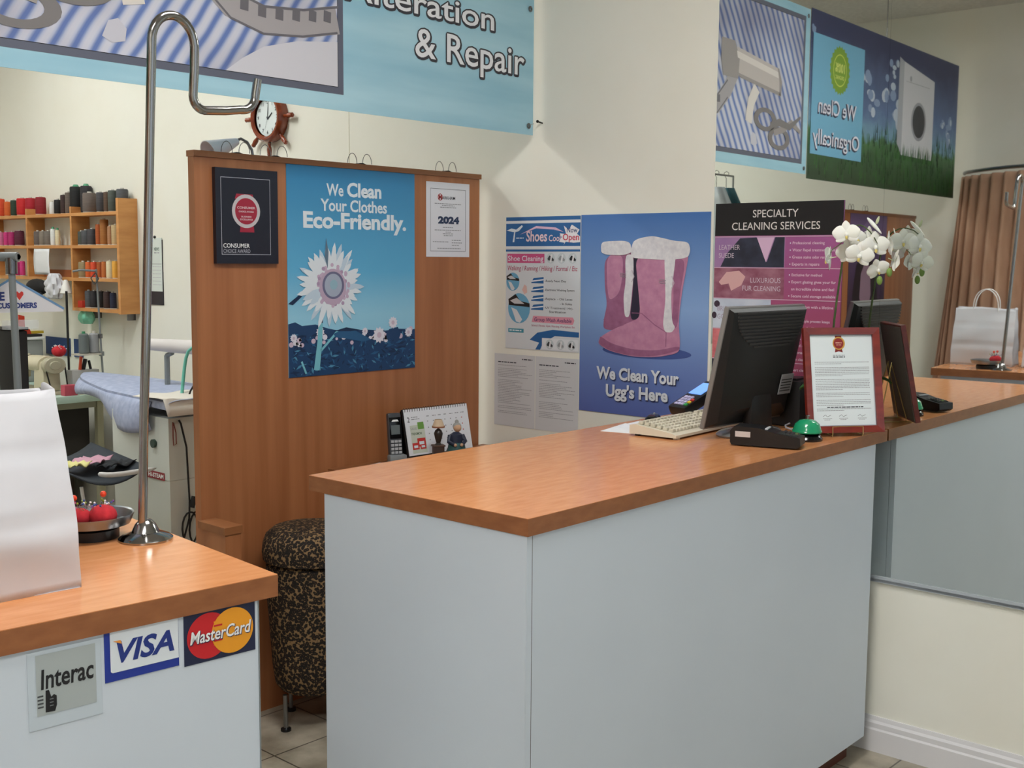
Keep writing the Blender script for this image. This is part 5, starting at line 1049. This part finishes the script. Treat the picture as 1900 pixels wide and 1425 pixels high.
# iron
r2_ = thing('steam_iron', 'black steam iron with a mint hose standing on the near end of the ironing table', 'iron', (-.47, 4.72, .983), 1.2)
b = B(); b.prism([(-.07, .012), (.09, .012), (.12, .0), (-.08, .0)], -.04, .04, M_steel); b.build('sole_plate', r2_, smooth=0)
b = B(); b.box((0, 0, .045), (.15, .07, .065), M_black, bev=.012, taper=.8); b.build('body', r2_)
b = B(); b.tube([(-.06, 0, .075), (-.065, 0, .12), (-.03, 0, .135), (.04, 0, .13), (.06, 0, .08)], .013, M_black, 10); b.build('handle', r2_)
b = B(); b.box((-.095, 0, .085), (.03, .05, .12), M_blackm, bev=.005); b.build('heel_rest', r2_)
b = B(); b.tube([(-.07, .0, .14), (-.09, .02, .19), (-.07, .06, .215), (-.02, .09, .20), (.01, .10, .12), (.0, .115, .0), (-.03, .135, -.15), (-.08, .16, -.33)][::1], .0085, mat((110, 196, 180), .4), 10); b.tube([(-.08, 0, .13), (-.10, .03, .10), (-.09, .10, .02), (-.08, .13, -.12), (-.09, .16, -.3)], .005, M_black, 8); b.build('steam_hose', r2_, sub=1)
# power cord hanging on the cabinet front
b = B(); x0, y0 = -.70, 4.587
cd = [(x0, y0 + .008, .875), (x0 + .005, y0, .86), (x0 + .025, y0 - .01, .75), (x0 + .03, y0 - .01, .62), (x0 + .035, y0 - .01, .50)]
b.tube(cd, .0045, M_blackm, 8)
for dx, rr_ in ((-.012, .055), (.03, .062)):
    b.tube([(x0 + .045 + dx + rr_ * .75 * math.sin(2 * PI * i / 16), y0 - .014, .43 + .02 - rr_ * 1.35 + rr_ * 1.35 * math.cos(2 * PI * i / 16)) for i in range(16)], .0045, M_blackm, 8, True)
b.tube([(x0 + .035, y0 - .01, .50), (x0 + .03, y0 - .012, .42), (x0 - .01, y0 - .012, .3)], .0045, M_blackm, 8); b.tube([(x0 + .04, y0 - .018, .47), (x0 + .055, y0 - .018, .52)], .013, M_blackm, 8)
tag(b.build('power_cord', loc=(0, 0, 0)), 'black power cord looped on the front of the ironing table cabinet', 'cord')
b = B(); b.tube([(-.735, 4.588, .87), (-.74, 4.58, .80), (-.738, 4.58, .765), (-.725, 4.58, .77), (-.722, 4.585, .82), (-.73, 4.59, .865)], .003, mat((120, 60, 50), .6), 6); tag(b.build('wire_loop', loc=(0, 0, 0)), 'brown wire loop hanging at the corner of the ironing cabinet', 'wire')
# catch tray with cloth scraps
r = thing('catch_tray', 'dark cloth catch tray with a white rail left of the ironing cabinet', 'tray', (-1.19, 4.62, -.08))
M_dk = mat((48, 54, 62), .8)
b = B(); b.grid(lambda u, v: Vector((.34 * u, .5 * v, .70 + .06 * abs(2 * u - 1) ** 2 + .05 * v)), 10, 10, M_dk); b.build('sling', r, solid=.006)
b = B(); b.tube([(.40, .0, .745), (.20, -.01, .74), (.14, .0, .745), (.12, .03, .75)], [.012] * 4, mat((210, 210, 208), .4), 10); b.build('rail', r, sub=1)
for x, y in ((.05, .04), (.09, .5)):
    b = B(); b.tube([(x, y, .70), (x + .08, y, .081)], .008, mat((200, 200, 196), .4), 8); b.build('leg', r)
for (x, y, w, d, c_, rz, l) in ((-1.09, 4.80, .09, .10, (226, 220, 150), .3, 'pale yellow scrap in the catch tray'), (-.99, 4.85, .15, .14, (206, 158, 176), .7, 'pink cloth scrap in the catch tray'), (-.93, 4.74, .14, .10, (40, 42, 46), .2, 'black cloth scrap in the catch tray')):
    b = B(); q = random.Random(len(l)); b.grid(lambda u, v: Vector((w * (u - .5), d * (v - .5), .012 + .012 * math.sin(8 * u + 5 * v) * math.cos(7 * v))), 8, 8, mat(c_, .9))
    tag(b.build('cloth_scrap', loc=(x, y, .665 + (.012 if x > -.95 else .02)), rotz=rz, solid=.004), l, 'cloth scrap', 'cloth scraps in the tray')

# ================================================================== rack and paper hanger at the opening
r = thing('garment_rack', 'grey tubular garment rack at the left edge in the workroom', 'garment rack', (-1.885, 3.6, 0))
b = B(); b.tube([(.012, 0, .02), (.008, 0, 1.2), (.002, 0, 1.585)], [.0125, .012, .0105], M_greyp, 12); b.build('upright', r)
b = B(); b.tube([(.014, -.02, 1.603), (-.35, .55, 1.603)], .0145, M_greyp, 14, cap=True); b.tube([(.002, 0, 1.55), (.002, 0, 1.6)], .018, M_chromed, 12); b.build('top_rail', r)
b = B(); b.lathe([(.001, .0), (.009, .0)], M_black, (0, 0, 0), 12, Matrix.Translation((.0145, -.0208, 1.603)) @ Matrix.Rotation(PI / 2, 4, 'X')); b.build('rail_opening', r)
b = B(); b.tube([(.05, -.2, .02), (.012, 0, .02), (-.03, .2, .02)], .013, M_greyp, 10); b.build('foot', r)
b = B(); b.tube([(-.35, .55, 1.59), (-.345, .55, .02)], .012, M_greyp, 10); b.build('upright', r)
r = thing('paper_hanger', 'wire hanger with a white paper cover reading We love our customers', 'hanger', (-1.845, 3.69, 1.432), -.15)
r.scale = (.82, 1, .9)
b = B(); b.tube([(-.19, 0, .0), (.19, 0, .0), (.0, 0, .105), (-.19, 0, .0)], .0016, M_chromed, 6); b.tube([(0, 0, .105), (0, 0, .14), (.012, 0, .155), (.024, 0, .163), (.024, .005, .178), (.008, .0, .19), (-.008, 0, .184)], .0017, M_chromed, 6); b.build('hanger_wire', r)
s = Sheet(.0042); s.bx(-.0001, .0001, -.0001, .0001, .05, .0502, M_paper)
paperw = mat((226, 224, 228), .7); lbl = mat((110, 150, 190), .6)
s.prism([(-.205, -.008), (.195, -.008), (.195, .006), (.004, .113), (-.004, .113), (-.205, .006)], -.004, .004, paperw)
s.stroke([(.197, .002), (.002, .112)], .008, lbl, 1); s.stroke([(-.2, .002), (-.002, .112)], .008, lbl, 1)
s.txt('WE', -.028, .036, .03, mat((52, 66, 130), .6), 1, 'r', .065, .04)
hx, hz, hq = .027, .053, .016
s.pl([(hx, hz - hq * 1.1), (hx + hq, hz + hq * .2), (hx + hq * .9, hz + hq * .75), (hx + hq * .45, hz + hq * .9), (hx, hz + hq * .45), (hx - hq * .45, hz + hq * .9), (hx - hq * .9, hz + hq * .75), (hx - hq, hz + hq * .2)], mat((214, 60, 50), .6), 1)
s.txt('OUR CUSTOMERS', -.015, .008, .0185, mat((52, 66, 130), .6), 1, 'c', .215, .05); s.build('paper_cover', r, smooth=0)
b = B(); b.box((0, 0, .0), (.11, .03, .03), M_glassy, bev=.004); tag(b.build('plastic_clip_bar', loc=(-1.82, 3.69, 1.385)), 'clear plastic bar hanging below the paper hanger', 'hanger')
r = thing('floor_case', 'tall narrow black case standing behind the garment rack upright', 'case', (-1.785, 3.83, 0))
b = B(); b.box((0, 0, .69), (.05, .12, 1.34), M_blackm, bev=.008); b.build('body', r)
b = B(); b.box((0, 0, .0095), (.09, .16, .019), M_black, bev=.003); b.build('base', r)
b = B(); b.box((0, 0, 1.366), (.054, .124, .010), M_black, bev=.002); b.build('lid', r)

# ================================================================== mirror-only surroundings
r = thing('fitting_curtain', 'brown fitting room curtain on a curved rail, seen in the mirror', 'curtain', (-5, 3.05, 0))
ctrl = [(.02, -.02), (.16, -.10), (.42, -.42), (.55, -.8), (.6, -1.2), (.55, -1.7), (.3, -2.0)]
def crv(u, P):
    k = u * (len(P) - 1); i = min(int(k), len(P) - 2); f = k - i
    p0 = Vector(P[max(i - 1, 0)]); p1 = Vector(P[i]); p2 = Vector(P[i + 1]); p3 = Vector(P[min(i + 2, len(P) - 1)])
    return .5 * ((2 * p1) + (p2 - p0) * f + (2 * p0 - 5 * p1 + 4 * p2 - p3) * f * f + (3 * p1 - p0 - 3 * p2 + p3) * f ** 3)
b = B(); b.tube([(*crv(i / 24, ctrl), 2.255) for i in range(25)], .013, M_steel, 10); b.build('rail', r)
low = [(.75, -.06), (.8, -.2), (.85, -.5), (.85, -.85), (.82, -1.25), (.7, -1.72), (.4, -2.0)]
b = B()
def cur(u, v):
    a = crv(u, ctrl); c_ = crv(u, low); p = a.lerp(c_, v ** 1.15); w = .028 * (1 + .6 * v) * math.sin(u * 2 * PI * 21 + .8 * math.sin(v * 3))
    return Vector((p.x + w, p.y + w * .4, 2.225 - 2.1 * v))
b.grid(cur, 260, 16, noisy('curtain_cloth', (186, 146, 120), (200, 162, 136), (18, 18, 4), .85)); b.build('cloth', r, solid=.002, smooth=80)
r = thing('clothes_rail', 'clothes rail with bagged clothes in the workroom, seen over the magenta poster', 'garment rack', (-3.88, 4.3, 0))
b = B(); b.tube([(0, 0, 2.22), (1.06, 0, 2.22)], .007, M_steel, 10); b.build('top_rail', r)
for x in (0, 1.06):
    b = B(); b.tube([(x, 0, .01), (x, 0, 2.22)], .007, M_steel, 10); b.build('upright', r)
    b = B(); b.tube([(x, -.25, .014), (x, .25, .014)], .014, M_steel, 10); b.build('foot', r)
def garment(x, c_, l, w=.24, al=1):
    g = thing('bagged_garment', l, 'garment', (x, 4.3, 0), 0, 'clothes on the back rail')
    b = B(); b.tube([(0, 0, 2.12), (0, 0, 2.2), (0, .016, 2.222), (0, .018, 2.238), (0, 0, 2.248), (0, -.018, 2.238), (0, -.018, 2.225)], .002, M_chromed, 6); b.build('hook', g)
    b = B()
    def fn(u, v):
        a = 2 * PI * u; hw = w * min(1, .25 + 2.2 * v) * (1 - .08 * v); rr_ = 1 + .06 * math.sin(7 * a + 4 * v)
        return Vector((.055 * math.cos(a) * rr_, hw * math.sin(a) * rr_, 2.13 - 1.1 * v))
    b.grid(fn, 40, 12, mat(c_, .35), True); b.build('cover', g, solid=.002)
garment(-3.64, (210, 216, 220), 'clothes in a clear white plastic cover on the back rail, seen in the mirror'); garment(-3.78, (60, 108, 118), 'teal garment beside the plastic covered clothes on the back rail, seen in the mirror')
